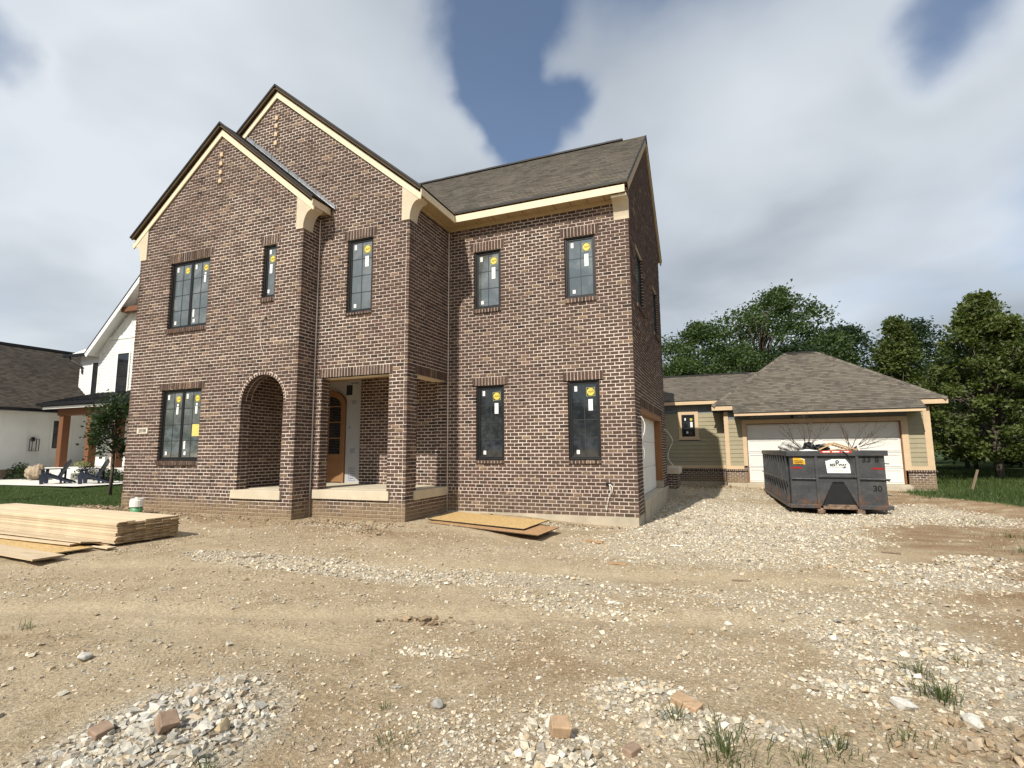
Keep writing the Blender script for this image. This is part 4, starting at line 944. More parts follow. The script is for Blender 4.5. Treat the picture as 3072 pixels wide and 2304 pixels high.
wire('cable', [(XW1-.02, 17.7, 2.22), (XW1+.08, 17.75, 2.18), (XW1+.20, 17.8, 2.0), (XW1+.25, 17.85, 1.82), (XW1+.15, 17.85, 1.60), (XW1+.08, 17.85, 1.35), (XW1+.14, 17.85, 1.18), (XW1+.24, 17.9, 1.05)], .011)
mb = MB(); mb.box(-10.05, -9.97, YA-.003, YA+.03, 4.76, 4.83); mb.build('wire_hole', M['dark_hole'], house)
wire('cable', [(-10.01, YA+.01, 4.79), (-10.05, YA-.03, 4.77), (-10.13, YA-.05, 4.70), (-10.12, YA-.04, 4.45), (-10.10, YA-.03, 4.20), (-10.03, YA-.05, 4.02), (-9.94, YA-.04, 3.88)], .004)

# ------------------------------------------------------------------ garage and its link to the house
YG, YC = 24.40, 25.10
gar = empty('garage', (4, 26, 0)); tag(gar, 'sage green lap-sided garage with white overhead door and hip roof', 'garage')
n0 = len(BRICKS)
FG = V3(0, YG, 0)
brick_wall((.17, YG, 0), X_, -Y_, [(0, .15), (.83, .15), (.83, .635), (0, .635)], (), (None, None), .03, zb=.15)
GLINK = CORE; CORE = MB()
brick_wall((6.60, YG, 0), X_, -Y_, [(0, .0), (.86, .0), (.86, .635), (0, .635)], (), (None, None), .05, zb=.15)
brick_wall((7.46, YG, 0), Y_, X_, [(0, .0), (6.5, .0), (6.5, .635), (0, .635)], (), (None, None), .0, zb=.15)
GRIGHT = CORE; CORE = GLINK
brick_wall((-2.9, YC, 0), X_, -Y_, [(0, .18), (3.05, .18), (3.05, .635), (0, .635)], (), (None, None), .0, zb=.15)
brick_wall((.17, YC, 0), -Y_, -X_, [(0, .15), (.70, .15), (.70, .635), (0, .635)], (), (None, None), .05, zb=.15)
rowlock(FG, X_, -Y_, .12, 1.01, .712, .075, .04); rowlock((0, YC, 0), X_, -Y_, -2.9, .13, .712, .075, .04); CORE = GRIGHT
rowlock(FG, X_, -Y_, 6.59, 7.51, .712, .075, .04); rowlock((7.46, 0, 0), Y_, X_, YG-.02, YG+6.5, .712, .075, .04)
GRIGHT.build('wall', M['mortar'], gar); CORE = GLINK
gw = CORE.build('wall', M['mortar'], gar); lay_bricks(BRICKS[n0:], gw, 0)
mb = MB(); mb.box(.19, 1.0, YG+.01, YG+.6, -.5, .149); mb.box(6.62, 7.44, YG+.01, YG+.6, -.5, .02); mb.box(1.0, 6.62, YG-.02, YG+.5, -.5, .165); mb.box(-2.9, .15, YC+.02, YC+.5, -.5, .175); mb.build('foundation', M['concrete'], gar, .008)
mb = MB(); mb.box(.95, 6.66, YG-.22, YG+.02, -.3, .125); mb.build('door_apron', M['concrete'], gar, .012)
# sheathing cores
mb = MB(); mb.box(.20, 1.02, YG+.045, YG+.3, .64, 3.3); mb.box(6.5, 7.43, YG+.045, YG+.3, .64, 3.3); mb.box(1.02, 6.5, YG+.046, YG+.3, 2.6, 3.3); mb.box(-2.9, .2, YC+.045, YC+.3, .64, 3.75); mb.box(7.15, 7.43, YG+.3, YG+7, .64, 3.3); mb.box(.205, .4, YG+.3, YC+.05, .64, 3.3)
sh = mb.build('sheathing', M['foam_board'], gar)
def lap(o, U, N, rows, spans, mat='siding_sage', th=.012):
    """each lap board its own piece; spans(z) -> list of (u0,u1)"""
    for z0, z1 in rows:
        for u0, u1 in spans((z0+z1)/2):
            if u1-u0 < .05: continue
            m_ = MB(); o_ = Vector(o); lo, hi = .022, .006
            vs = [o_+U*u+Z_*z+N*n for (z, n) in ((z0, -.03), (z0, lo), (z1+.02, hi-.004), (z1+.02, -.03)) for u in (u0, u1)]
            m_.add(vs, [(0, 1, 3, 2), (2, 3, 5, 4), (4, 5, 7, 6), (0, 2, 4, 6), (1, 7, 5, 3)])
            m_.build('siding_board', M[mat], gar)
rowsz = [(.85+k*.1765, .85+(k+1)*.1765) for k in range(14)]
LW = (-1.60, -1.05, 2.13, 3.11); LT = (-1.745, -.885, 1.98, 3.245)
lap((0, YC, 0), X_, -Y_, [r_ for r_ in rowsz if r_[1] < 3.25], lambda z: [(-2.9, LT[0]-.004), (LT[1]+.004, .18)] if LT[2]-.05 < z < LT[3] else [(-2.9, .18)])
lap((0, YG, 0), X_, -Y_, [r_ for r_ in rowsz if r_[1] < 2.85], lambda z: [(.35, .87)])
lap((0, YG, 0), X_, -Y_, rowsz[:13], lambda z: [(6.715, 7.225)])
lap((7.44, YG, 0), Y_, X_, rowsz[:13], lambda z: [(.0, 6.8)])
lap((.185, YC, 0), -Y_, -X_, rowsz[:13], lambda z: [(.02, .68)])
def gtrim(name, *bx):
    m_ = MB(); m_.box(*bx); return m_.build(name, M['trim_tan'], gar, .003)
gtrim('corner_board', .175, .35, YG-.03, YG+.03, .852, 3.14); gtrim('corner_board', 7.225, 7.445, YG-.03, YG+.03, .852, 3.10); gtrim('corner_board', 7.42, 7.446, YG+.031, YG+.2, .852, 3.1)
gtrim('band_board', .165, .875, YG-.034, YG+.02, .712, .85); gtrim('band_board', 6.60, 7.45, YG-.034, YG+.02, .712, .85); gtrim('band_board', -2.9, .165, YC-.034, YC+.02, .712, .85)
gtrim('door_casing', .872, 1.03, YG-.036, YG+.03, .853, 2.61); gtrim('door_casing', 6.50, 6.71, YG-.036, YG+.03, .70, 2.61); gtrim('door_casing', .872, 6.71, YG-.038, YG+.03, 2.612, 2.775)
for x0, x1 in ((1.0, 1.045), (6.475, 6.52)):
    m_ = MB(); m_.box(x0, x1, YG-.02, YG+.22, .17, 2.60); m_.build('door_jamb', M['timber'], gar)
m_ = MB(); m_.box(1.045, 6.475, YG-.02, YG+.22, 2.585, 2.611); m_.build('door_jamb', M['timber'], gar)
sectional_door(gar, V3(0, YG+.12, 0), X_, -Y_, 1.046, 6.474, .17, 2.584, 4, 4)
# window with its surround
for bx in ((LT[0], LW[0]-.005, YC-.036, YC+.01, LT[2]+.08, LT[3]), (LW[1]+.005, LT[1], YC-.036, YC+.01, LT[2]+.08, LT[3]), (LW[0]-.005, LW[1]+.005, YC-.036, YC+.01, LW[3]+.004, LT[3]), (LT[0]-.03, LT[1]+.03, YC-.045, YC+.01, LT[2], LT[2]+.078), (LW[0]-.005, LW[1]+.005, YC-.035, YC+.01, LT[2]+.08, LW[2]-.004)): gtrim('window_casing', *bx)
FC = (V3(0, YC-.01, 0), X_, -Y_)
wo_, un = make_window(FC, LW[0], LW[1], LW[2], LW[3], 2, 3, 1, 'glass_dark', gar, rec=.0)
u0, u1, v0, v1 = un[0]; maker_sticker(wo_, FC, u0+.33, v1-.13, .12, -.014); paper(wo_, FC, u0+.04, u0+.10, v1-.17, v1-.06, -.014); paper(wo_, FC, u0+.28, u0+.38, v1-.48, v1-.24, -.014); paper(wo_, FC, u0+.10, u0+.18, v0+.06, v0+.15, -.014)
# bare foam board above the siding, with its print
m_ = MB(); m_.box(-2.9, .18, YC+.02, YC+.044, 3.245, 3.60); put_text(m_, 'Styrofoam', .16, (-2.30, YC+.02, 3.36), X_, Z_, -Y_, .003, 1)
o = m_.build('foam_panel', [M['foam_board'], M['ink_blue']], gar)
m_ = MB(); m_.box(.36, .86, YG+.005, YG+.044, 2.86, 3.12); m_.box(.36, 7.2, YG+.006, YG+.0445, 2.78, 3.12); put_text(m_, 'Styrofoam', .10, (.98, YG+.006, 2.87), X_, Z_, -Y_, .003, 1); put_text(m_, 'Styrofoam', .10, (3.6, YG+.006, 2.87), X_, Z_, -Y_, .003, 1)
m_.build('foam_panel', [M['foam_board'], M['dark_hole']], gar)
m_ = MB(); m_.box(2.75, 2.83, YG-.10, YG-.04, 2.80, 2.90); m_.build('light_box', M['black_edge'], gar)
# roofs: hip with a front skirt over the door, and the link roof
HY0, HRY, HRZ = YG-.30, 28.0, 6.06
xl, xr, ez = -.30, 7.98, 3.40
sk_y, sk_z = YG-.92, 3.03
r = MB(); dk = MB()
rl, rr_ = (3.02, HRY, HRZ), (4.46, HRY, HRZ)
a = ((xl, HY0, ez), (xr, HY0, ez), rl, rr_); n = roof_slope(r, *a); slab(dk, *a, .05, 0)
a2 = ((.55, sk_y, sk_z), (7.10, sk_y, sk_z), (.55, HY0+.02, ez+.004), (7.10, HY0+.02, ez+.004)); roof_slope(r, *a2); slab(dk, *a2, .05, 0)
HB = 2*HRY-HY0
for q in (((xl, HB, ez), (xl, HY0, ez), rl, rl), ((xr, HY0, ez), (xr, HB, ez), rr_, rr_), ((xr, HB, ez), (xl, HB, ez), rr_, rl)): roof_slope(r, *q); slab(dk, *q, .05, 0)
LY0, LRY, LRZ, lez = YC-.30, 28.2, 5.26, 3.72
q = ((-6, LY0, lez), (.3, LY0, lez), (-6, LRY, LRZ), (3.0, LRY, LRZ)); roof_slope(r, *q); slab(dk, *q, .05, 0)
q = ((3.0, 2*LRY-LY0, lez), (-6, 2*LRY-LY0, lez), (3.0, LRY, LRZ), (-6, LRY, LRZ)); roof_slope(r, *q)
gro_ = r.build('roof', M['shingle'], gar); o = dk.build('roof_deck', M['dark_soffit']); o.parent = gro_
# hip and ridge caps
cp = MB()
def caps(p, q, w_=.14, gap=.20):
    p, q = Vector(p), Vector(q); L = (q-p).length; d = (q-p).normalized(); side = d.cross(Z_).normalized(); k = int(L/gap)
    for i in range(k):
        a_ = p+d*(i*gap); b2 = a_+d*(gap*1.12); up0, up1 = .036, .022; u0_ = i*.37; uvq = [[(u0_, .03), (u0_+.1, .03), (u0_+.1, .10), (u0_, .10)]]*2
        cp.add([a_-side*w_+Z_*(up0-.085), a_+Z_*up0, b2+Z_*up1, b2-side*w_+Z_*(up1-.085), a_+side*w_+Z_*(up0-.085), b2+side*w_+Z_*(up1-.085)], [(0, 1, 2, 3), (1, 4, 5, 2)], 0, uvq)
for cq in (((xl, HY0, ez), rl), ((xr, HY0, ez), rr_), (rl, rr_), ((-6, LRY, LRZ), (2.4, LRY, LRZ))):
    cp = MB(); caps(*cq); o = cp.build('ridge_cap', M['shingle']); o.parent = gro_
m_ = MB(); m_.box(3.15, 4.35, HRY-.10, HRY+.1, HRZ-.01, HRZ+.06); m_.box(-6, 1.5, LRY-.1, LRY+.1, LRZ-.01, LRZ+.06); o = m_.build('ridge_vent', M['black_edge']); o.parent = gro_
def gfas(*bx):
    m_ = MB(); m_.box(*bx); m_.build('fascia', M['trim_tan'], gar, .003)
gfas(xl+.01, .54, HY0+.005, HY0+.03, 3.20, 3.375); gfas(7.12, xr-.01, HY0+.005, HY0+.03, 3.20, 3.375); gfas(.57, 7.08, sk_y+.01, sk_y+.04, 2.905, 3.005); gfas(-6, -.02, LY0+.005, LY0+.03, 3.545, 3.695); gfas(xr-.03, xr-.005, HY0+.032, HB-.1, 3.20, 3.375)
m_ = MB()
for bx in ((xl, xr, HY0-.004, HY0+.004, 3.376, 3.405), (.55, 7.10, sk_y-.004, sk_y+.004, 3.0065, 3.037), (-6, .0, LY0-.004, LY0+.004, 3.697, 3.727)): m_.box(*bx)
m_.build('drip_edge', M['black_edge'], gar)
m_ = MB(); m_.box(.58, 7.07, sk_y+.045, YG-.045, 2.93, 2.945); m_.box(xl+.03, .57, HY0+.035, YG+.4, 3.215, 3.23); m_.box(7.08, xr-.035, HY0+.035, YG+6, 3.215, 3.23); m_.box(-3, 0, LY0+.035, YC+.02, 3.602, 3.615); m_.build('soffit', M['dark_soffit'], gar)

# ------------------------------------------------------------------ roll-off dumpster
DW, DL, DH = 2.32, 6.1, 1.38
DYAW = RAD(2.2); DO = V3(1.80, 17.05, .0)
dump = empty('dumpster', DO, DYAW); tag(dump, 'dark grey roll-off dumpster marked 338 and 30, full of debris', 'dumpster')
DZ = 1.6-1.623
def dpart(name, mb, mats, bev=0, parent=None):
    o = mb.build(name, mats, dump if parent is None else None, bev, world=False)
    if parent is not None: o.parent = parent
    return o
mb = MB(); wt = .05
mb.box(0, DW, 0, wt, DZ, DZ+DH); mb.box(0, wt, wt, DL, DZ+.0, DZ+DH); mb.box(DW-wt, DW, wt, DL, DZ, DZ+DH); mb.box(wt, DW-wt, DL-wt, DL, DZ, DZ+DH); mb.box(wt, DW-wt, wt, DL-wt, DZ, DZ+.06)
body = dpart('body', mb, M['dumpster_paint'], .006)
mb = MB()
for bx in ((-.075, DW+.075, -.075, .075, DZ+DH, DZ+DH+.15), (-.075, .06, .075, DL+.03, DZ+DH+.001, DZ+DH+.149), (DW-.06, DW+.075, .075, DL+.03, DZ+DH+.001, DZ+DH+.149), (.06, DW-.06, DL-.08, DL+.03, DZ+DH+.001, DZ+DH+.149)): mb.box(*bx)
dpart('top_rail', mb, M['dumpster_paint'], .012)
for s_, x0, x1 in ((0, -.075, -.002), (1, DW+.002, DW+.075)):
    for k in range(11):
        y = .32+k*.55; m_ = MB(); pr = [(y-.05, DZ+.05), (y+.05, DZ+.05), (y+.05, DZ+DH-.002), (y-.05, DZ+DH-.002)]
        m_.prism(pr, 'x', x0, x1); dpart('side_rib', m_, M['dumpster_paint'], .006)
    m_ = MB(); m_.box(x0-.02 if s_ == 0 else x0, x1 if s_ == 0 else x1+.02, .02, DL, DZ-.05, DZ+.045); dpart('bottom_rail', m_, M['dumpster_paint'], .008)
    m_ = MB(); m_.tube([(x0-.015 if s_ == 0 else x1+.015, .05, DZ+.70), (x0-.015 if s_ == 0 else x1+.015, DL, DZ+.70)], .018, 6); dpart('grab_rail', m_, M['dumpster_paint'])
for fx0, fx1 in ((-.06, .70), (1.62, DW+.10)): m_ = MB(); m_.box(fx0, fx1, -.07, -.001, DZ-.06, DZ+.045); dpart('front_sill', m_, M['dumpster_paint'], .008)
for x in (.665, 1.66):
    m_ = MB(); m_.box(x-.035, x+.035, -.06, -.001, DZ+.046, DZ+DH-.002); dpart('front_post', m_, M['dumpster_paint'], .006)
m_ = MB(); m_.box(.70, 1.625, -.055, -.001, DZ+.79, DZ+.85); dpart('front_beam', m_, M['dumpster_paint'], .006)
for x0, x1 in ((.02, .63), (1.695, DW+.07)):
    m_ = MB(); m_.tube([(x0, -.045, DZ+.755), (x1, -.045, DZ+.745)], .02, 8); dpart('front_bar', m_, M['dumpster_paint'])
# hook pocket
m_ = MB(); pk = [(.74, DZ+.03), (1.59, DZ+.03), (1.32, DZ+.64), (1.03, DZ+.64)]
m_.add([(x, -.004, z) for x, z in pk], [(0, 1, 2, 3)], 0); m_.add([(.74, -.06, DZ+.03), (1.03, -.012, DZ+.64), (1.03, -.004, DZ+.64), (.74, -.004, DZ+.03)], [(0, 1, 2, 3)], 1); m_.add([(1.59, -.06, DZ+.03), (1.32, -.012, DZ+.64), (1.32, -.004, DZ+.64), (1.59, -.004, DZ+.03)], [(0, 1, 2, 3)], 1); m_.add([(1.03, -.012, DZ+.64), (1.32, -.012, DZ+.64), (1.32, -.05, DZ+.67), (1.03, -.05, DZ+.67)], [(0, 1, 2, 3)], 1)
dpart('hook_pocket', m_, [M['pocket_black'], M['dumpster_paint']])
m_ = MB(); m_.box(.76, 1.58, -.085, -.01, DZ-.075, DZ+.0); m_.box(.86, 1.56, -.05, -.01, DZ, DZ+.05); dpart('hook_bar', m_, M['rusty'], .008)
for x in (.71, 1.66):
    m_ = MB(); m_.box(x-.05, x+.05, -.06, DL-.2, DZ-.20, DZ-.055); dpart('skid_rail', m_, M['rusty'], .01)
    m_ = MB(); m_.tube([(x-.09, .02, DZ-.145), (x+.09, .02, DZ-.145)], .085, 12); dpart('roller', m_, M['rusty'])
for x0, z in ((DW, DZ+1.17), (DW, DZ+.745), (DW, DZ+.32)):
    m_ = MB(); m_.tube([(x0, .10, z), (x0+.13, .10, z-.01)], .016, 6); dpart('latch_pin', m_, M['dumpster_paint'])
# sign, decals, stencils
m_ = MB(); o_ = V3(1.19, -.006, DZ+1.11)
sp = [(-.29, .13), (-.26, -.20), (.31, -.20), (.30, .03), (.24, .13), (.20, .185), (-.12, .185), (-.22, .15)]
m_.add([o_+X_*a_+Z_*b2-Y_*.002 for a_, b2 in sp], [tuple(range(len(sp)))], 0)
put_text(m_, 'BEST WAY', .098, o_+V3(.02, 0, .02), X_, Z_, -Y_, .006, 1, sx=.90, bold=.004); scribble(m_, o_+V3(-.03, 0, -.045), X_, Z_, -Y_, .006, 2, .42, .02, 1, 1.8, 3); scribble(m_, o_+V3(.02, 0, -.125), X_, Z_, -Y_, .006, 2, .24, .014, 2, 1.8, 4)
k = 24; m_.add([o_+X_*(math.cos(t*2*math.pi/k)*rd)+Z_*(.11+math.sin(t*2*math.pi/k)*rd)-Y_*.006 for rd in (.046, .018) for t in range(k)], [(t, (t+1) % k, k+(t+1) % k, k+t) for t in range(k)], 1)
m_.add([o_+V3(.10, -.006, -.05), o_+V3(.17, -.006, -.02), o_+V3(.22, -.006, -.035), o_+V3(.16, -.006, -.075)], [(0, 1, 2, 3)], 1)
dpart('sign', m_, [M['label_white'], M['paint_black'], M['groove']])['label'] = 'torn white sign reading BEST WAY'
m_ = MB(); o_ = V3(.24, -.006, DZ+1.245)
m_.add([o_+V3(-.15, 0, .10), o_+V3(-.14, 0, -.10), o_+V3(.155, 0, -.10), o_+V3(.155, 0, .02), o_+V3(.02, 0, .085)], [(0, 1, 2, 3, 4)], 0); scribble(m_, o_+V3(0, 0, .0), X_, Z_, -Y_, .004, 1, .26, .032, 3, 1.4, 6)
m_.add([o_+V3(.0, -.001, .095), o_+V3(.155, -.001, .02), o_+V3(.15, -.001, .05)], [(0, 1, 2)], 2)
dpart('warning_decal', m_, [M['label_yellow'], M['paint_black'], M['label_white']])
for x0, x1, z in ((.035, .31, 1.055), (2.01, 2.29, 1.035)):
    m_ = MB(); m_.box(x0, x1, -.004, -.001, DZ+z-.024, DZ+z+.024); dpart('reflector', m_, M['red_tape'])
m_ = MB(); m_.box(.78, 1.55, -.079, -.0755, DZ+DH+.085, DZ+DH+.155); 
for t in range(3): m_.box(.84+t*.23, 1.02+t*.23, -.0805, -.0795, DZ+DH+.105, DZ+DH+.135, 1)
dpart('reflector', m_, [M['pipe_red'], M['label_white']])
m_ = MB(); put_text(m_, '33', .21, (1.89, -.001, DZ+1.27), X_, Z_, -Y_, .003, 0, sx=1.05, bold=.007); put_text(m_, '8', .21, (2.14, -.001, DZ+1.265), X_, Z_, -Y_, .003, 0, bold=.007); put_text(m_, '30', .22, (2.10, -.001, DZ+.49), X_, Z_, -Y_, .003, 0, sx=.98, bold=.007); dpart('stencil_number', m_, M['paint_black'])
# load inside: base heap and things on it (placed in world space)
def dworld(x, y, z): 
    c, s = math.cos(DYAW), math.sin(DYAW); return V3(DO.x+x*c-y*s, DO.y+x*s+y*c, z)
top = DZ+DH+.15
m_ = MB(); nx_, ny_ = 16, 36
vs = [dworld(.06+(DW-.12)*i/(nx_-1), .09+(DL-.18)*j/(ny_-1), top-.22+.30*float(fbm(np.array([i*.9]), np.array([j*.7]), .6, 3, 77)[0])-.1*abs(i/(nx_-1)-.5)) for j in range(ny_) for i in range(nx_)]
m_.add(vs, [(j*nx_+i, j*nx_+i+1, (j+1)*nx_+i+1, (j+1)*nx_+i) for j in range(ny_-1) for i in range(nx_-1)])
o = m_.build('debris_heap', M['grey_wood'], None); tag(o, 'mixed construction rubbish filling the dumpster', 'debris', kind='stuff')
def blob(name, c, size, mat, label, seed, cat='bag'):
    bm = bmesh.new(); bmesh.ops.create_icosphere(bm, subdivisions=4, radius=1); r2 = random.Random(seed); ph = [r2.uniform(0, 6) for _ in range(9)]
    for v in bm.verts:
        p = v.co; f = 1+.16*math.sin(3*p.x+ph[0])*math.sin(4*p.y+ph[1])+.10*math.sin(7*p.z+5*p.x+ph[2])+.07*math.sin(13*p.y+9*p.x+ph[3])+.05*math.sin(19*p.x-15*p.z+ph[4])
        v.co = Vector((p.x*size[0]*f, p.y*size[1]*f, p.z*size[2]*f))
    me = bpy.data.meshes.new(name); bm.to_mesh(me); bm.free(); me.materials.append(M[mat]); me.polygons.foreach_set('use_smooth', [True]*len(me.polygons))
    o = bpy.data.objects.new(name, me); col.objects.link(o); o.location = c; return tag(o, label, cat)
blob('trash_bag', dworld(.28, 1.5, top+.07), (.30, .42, .20), 'plastic_clear', 'crumpled pale plastic sack at the dumpster corner', 1)
blob('trash_bag', dworld(.62, .55, top+.10), (.15, .25, .14), 'plastic_black', 'shiny black rubbish bag under the bare branch', 2)
blob('trash_bag', dworld(.88, .50, top+.06), (.20, .22, .11), 'plastic_black', 'flattened black plastic beside the black rubbish bag', 3)
blob('plastic_sheet', dworld(.55, .28, top-.015), (.24, .16, .05), 'paper', 'white plastic sheeting on the dumpster rim', 4, 'plastic')
blob('cardboard', dworld(1.02, .8, top+.07), (.18, .18, .12), 'grey_wood', 'crushed brown cardboard behind the wooden crate frame', 5, 'cardboard')
pal = empty('broken_crate', dworld(1.25, .45, top)); tag(pal, 'broken wooden slat crate tipped on the dumpster load', 'crate')
def slat(a_, b2, w_, t, mat='raw_wood', parent=None, name='slat'):
    a_, b2 = Vector(a_), Vector(b2); d = (b2-a_); L = d.length; d.normalize(); s = d.cross(Z_).normalized(); u = s.cross(d); m_ = MB()
    m_.obox(a_, d, s, u, 0, L, -w_/2, w_/2, -t/2, t/2); return m_.build(name, M[mat], parent)
for k in range(6):
    y = .15+k*.10; slat(dworld(.80+k*.03, y, top+.02), dworld(1.18, y+.05, top+.21), .05, .018, 'raw_wood', pal)
slat(dworld(.80, .20, top+.03), dworld(1.17, .15, top+.20), .07, .03, 'raw_wood', pal); slat(dworld(1.17, .15, top+.215), dworld(1.80, .30, top+.0), .06, .035, 'raw_wood', pal); slat(dworld(1.12, .55, top+.20), dworld(1.72, .75, top+.0), .06, .035, 'raw_wood', pal); slat(dworld(1.0, .12, top+.0), dworld(1.5, .2, top+.06), .08, .02, 'osb_old', pal)
for k in range(5): slat(dworld(1.2+k*.08, .3, top+.18-k*.03), dworld(1.25+k*.08, .75, top+.18-k*.03), .045, .016, 'raw_wood', pal)
tag(slat(dworld(1.80, .14, top-.05), dworld(1.74, .16, top+.24), .05, .04, 'white_pvc', None, 'plastic_trim'), 'white plastic trim standing up out of the dumpster', 'trim')
m_ = MB(); m_.add([dworld(1.29, -.082, top-.02), dworld(1.36, -.082, top-.02), dworld(1.58, -.079, top-.27), dworld(1.55, -.079, top-.26)], [(0, 1, 2, 3)]); tag(m_.build('plastic_strip', M['plastic_black']), 'black plastic strip hanging over the dumpster rim', 'plastic')
def branch(root, direction, L, r0, depth, rr, mb, leaves=None, spread=.6):
    pts = [Vector(root)]; d = Vector(direction).normalized(); n = 5
    for i in range(n):
        d = (d+Vector((rr.uniform(-1, 1), rr.uniform(-1, 1), rr.uniform(-.5, .8)))*.14).normalized(); pts.append(pts[-1]+d*(L/n))
    mb.tube(pts, [r0*(1-.7*i/n) for i in range(n+1)], 5)
    if leaves is not None and depth <= 1: leaves += [pts[-1], pts[-2]]
    if depth > 0:
        for k in range(rr.randint(3, 4)):
            t = rr.randint(1, n); dd = (d+Vector((rr.uniform(-1, 1), rr.uniform(-.6, .6), rr.uniform(-.1, 1)))*spread).normalized(); branch(pts[t], dd, L*rr.uniform(.45, .7), r0*(1-.7*t/n)*.7, depth-1, rr, mb, leaves, spread)
rr = random.Random(21)
b1 = empty('cut_branch', dworld(.45, .5, top)); tag(b1, 'bare cut branch with a few dead leaves over the pale sack', 'branch')
m_ = MB(); lv = []
for d0, L in (((-.75, .1, .62), .95), ((.25, .1, .9), .70), ((.65, .2, .7), .62), ((.0, .2, 1), .75)): branch(dworld(.52, .45, top-.02), d0, L, .017, 2, rr, m_, lv)
m_.build('limb', M['branch_bark'], b1)
m_ = MB()
for p in lv:
    for _ in range(2):
        if rr.random() < .45:
            u = Vector((rr.uniform(-1, 1), rr.uniform(-1, 1), rr.uniform(-1, 1))).normalized(); v = u.orthogonal().normalized(); m_.add([p, p+u*.02+v*.013, p+u*.05, p+u*.02-v*.013], [(0, 1, 2, 3)], 0, None, (.5, .5, .5, 1))
m_.build('dead_leaf', M['dead_leaf'], b1)
b2_ = empty('cut_branch', dworld(1.9, .6, top)); tag(b2_, 'bushy bundle of bare twigs sticking out past the white trim', 'branch')
m_ = MB()
for d0, L in (((.9, .0, .33), .85), ((.75, .1, .55), .75), ((.45, .2, .8), .7), ((.1, .1, .9), .55), ((-.25, .1, .9), .6), ((.85, -.1, .12), .7), ((.65, .1, .45), .9)): branch(dworld(1.62+.12*rr.random(), .6, top+.02), d0, L, .013, 3, rr, m_, None, .5)
m_.build('limb', M['branch_bark'], b2_)

# ------------------------------------------------------------------ building material on the ground
def board(name, o, d, L, w_, t, mats, label, cat, group=None, tilt=0.0, roll=0.0):
    """a flat board: o = right near bottom corner, running along d"""
    d = Vector((d[0], d[1], tilt)).normalized(); s = Vector((-d.y, d.x, roll)); s = Vector((s.x, s.y, s.z)).normalized()
    if s.y < 0: s = -s
    u = d.cross(s).normalized(); u = u if u.z > 0 else -u; o = Vector(o); m_ = MB()
    p = [d*a+s*b2+u*c for c in (0, t) for b2 in (0, w_) for a in (0, L)]
    m_.add(p, [(0, 2, 3, 1), (4, 5, 7, 6), (0, 1, 5, 4), (2, 6, 7, 3)], 0); m_.add(p, [(0, 4, 6, 2), (1, 3, 7, 5)], 1)
    ob = m_.build(name, mats, None, .0015); ob.location = o; return tag(ob, label, cat, group)
for nm_ in ('board', 'board_end'):
    T = NT(M[nm_].node_tree); b = T.n['Principled BSDF']; src = b.inputs['Base Color'].links[0].from_socket
    oi = T.add('ShaderNodeObjectInfo'); T.set(b.inputs['Base Color'], T.mix(1, src, T.ramp(oi.outputs['Random'], [(0, (.80, .78, .75)), (.5, (1, 1, 1)), (1, (1.10, 1.08, 1.05))]), 'MULTIPLY'))
BD = (M['board'], M['board_end'])
sdv = Vector((-.9972, .0748, 0)); ssv = Vector((.0748, .9972, 0))
zz0 = gz1(-9.6, 6.3)+.045
for q in range(4):
    x = -9.75-q*1.5; m_ = MB(); m_.box(-.045, .045, -.52, .52, -.05, 0); o = m_.build('timber_skid', M['raw_wood']); o.location = (x, 6.32+.112*q, zz0-.001); o.rotation_euler = (0, 0, .07)
    tag(o, ('rough timber skid under the visible end of the board stack', 'second timber skid in from the end of the board stack', 'third timber skid in from the end of the board stack', 'timber skid furthest from the visible end of the board stack')[q], 'timber')
bw, bt = .142, .0185
nb = 0
for layer in range(18):
    j0 = R.uniform(-.008, .008)
    for k in range(7):
        if layer == 17 and k in (2,): continue
        jx = R.uniform(-.035, .03)+(.02 if layer % 5 == 0 else 0)
        o = Vector((-9.24, 5.80, zz0))+ssv*(k*(bw+.004)+j0)-sdv*jx+Z_*(layer*(bt+.0006)+.0005)
        c = board('plank', o, sdv[:2], 6.0+R.uniform(-.03, .03), bw, bt, BD, ('tan trim board on the top layer of the tall neat stack' if layer == 17 else 'tan trim board in the bottom layer of the tall neat stack' if layer == 0 else 'tan trim board between the top and bottom layers of the tall neat stack'), 'board', 'boards in the tall stack'); nb += 1
g = lambda x, y: gz1(x, y)
zl = g(-9.5, 5.3)+.03
board('plank', (-9.50, 5.44, zl+.085), (-.999, .045), 4.8, .30, .022, BD, 'loose tan board lying against the foot of the board stack', 'board', None, .004, .16)
board('plank', (-9.64, 5.37, zl+.05), (-.999, .03), 4.6, .20, .020, BD, 'loose board under the one against the stack, its edge showing', 'board')
board('osb_sheet', (-9.33, 4.93, zl+.005), (-.995, .03), 2.44, .60, .018, (M['osb'], M['board_end']), 'strip of wafer board between the loose tan boards', 'sheet', None, .004)
board('plank', (-8.98, 4.56, zl+.012), (-.996, .08), 3.6, .38, .024, (M['board'], M['board_end']), 'wide pale board lying flat at the front of the loose boards', 'board', None, .004)
board('scrap_board', (-9.02, 5.55, zl+.0), (-.98, .1), .75, .13, .02, BD, 'short board offcut at the foot of the board stack', 'board')
board('scrap_board', (-9.06, 4.72, zl-.012), (-.95, -.05), .5, .22, .02, (M['grey_wood'], M['grey_wood']), 'grey board end poking out under the wide pale board', 'board')
board('scrap_board', (-9.35, 5.62, zl-.01), (-.99, .05), .6, .16, .03, (M['osb_old'], M['grey_wood']), 'dark wood offcut between the loose boards and the stack', 'board')
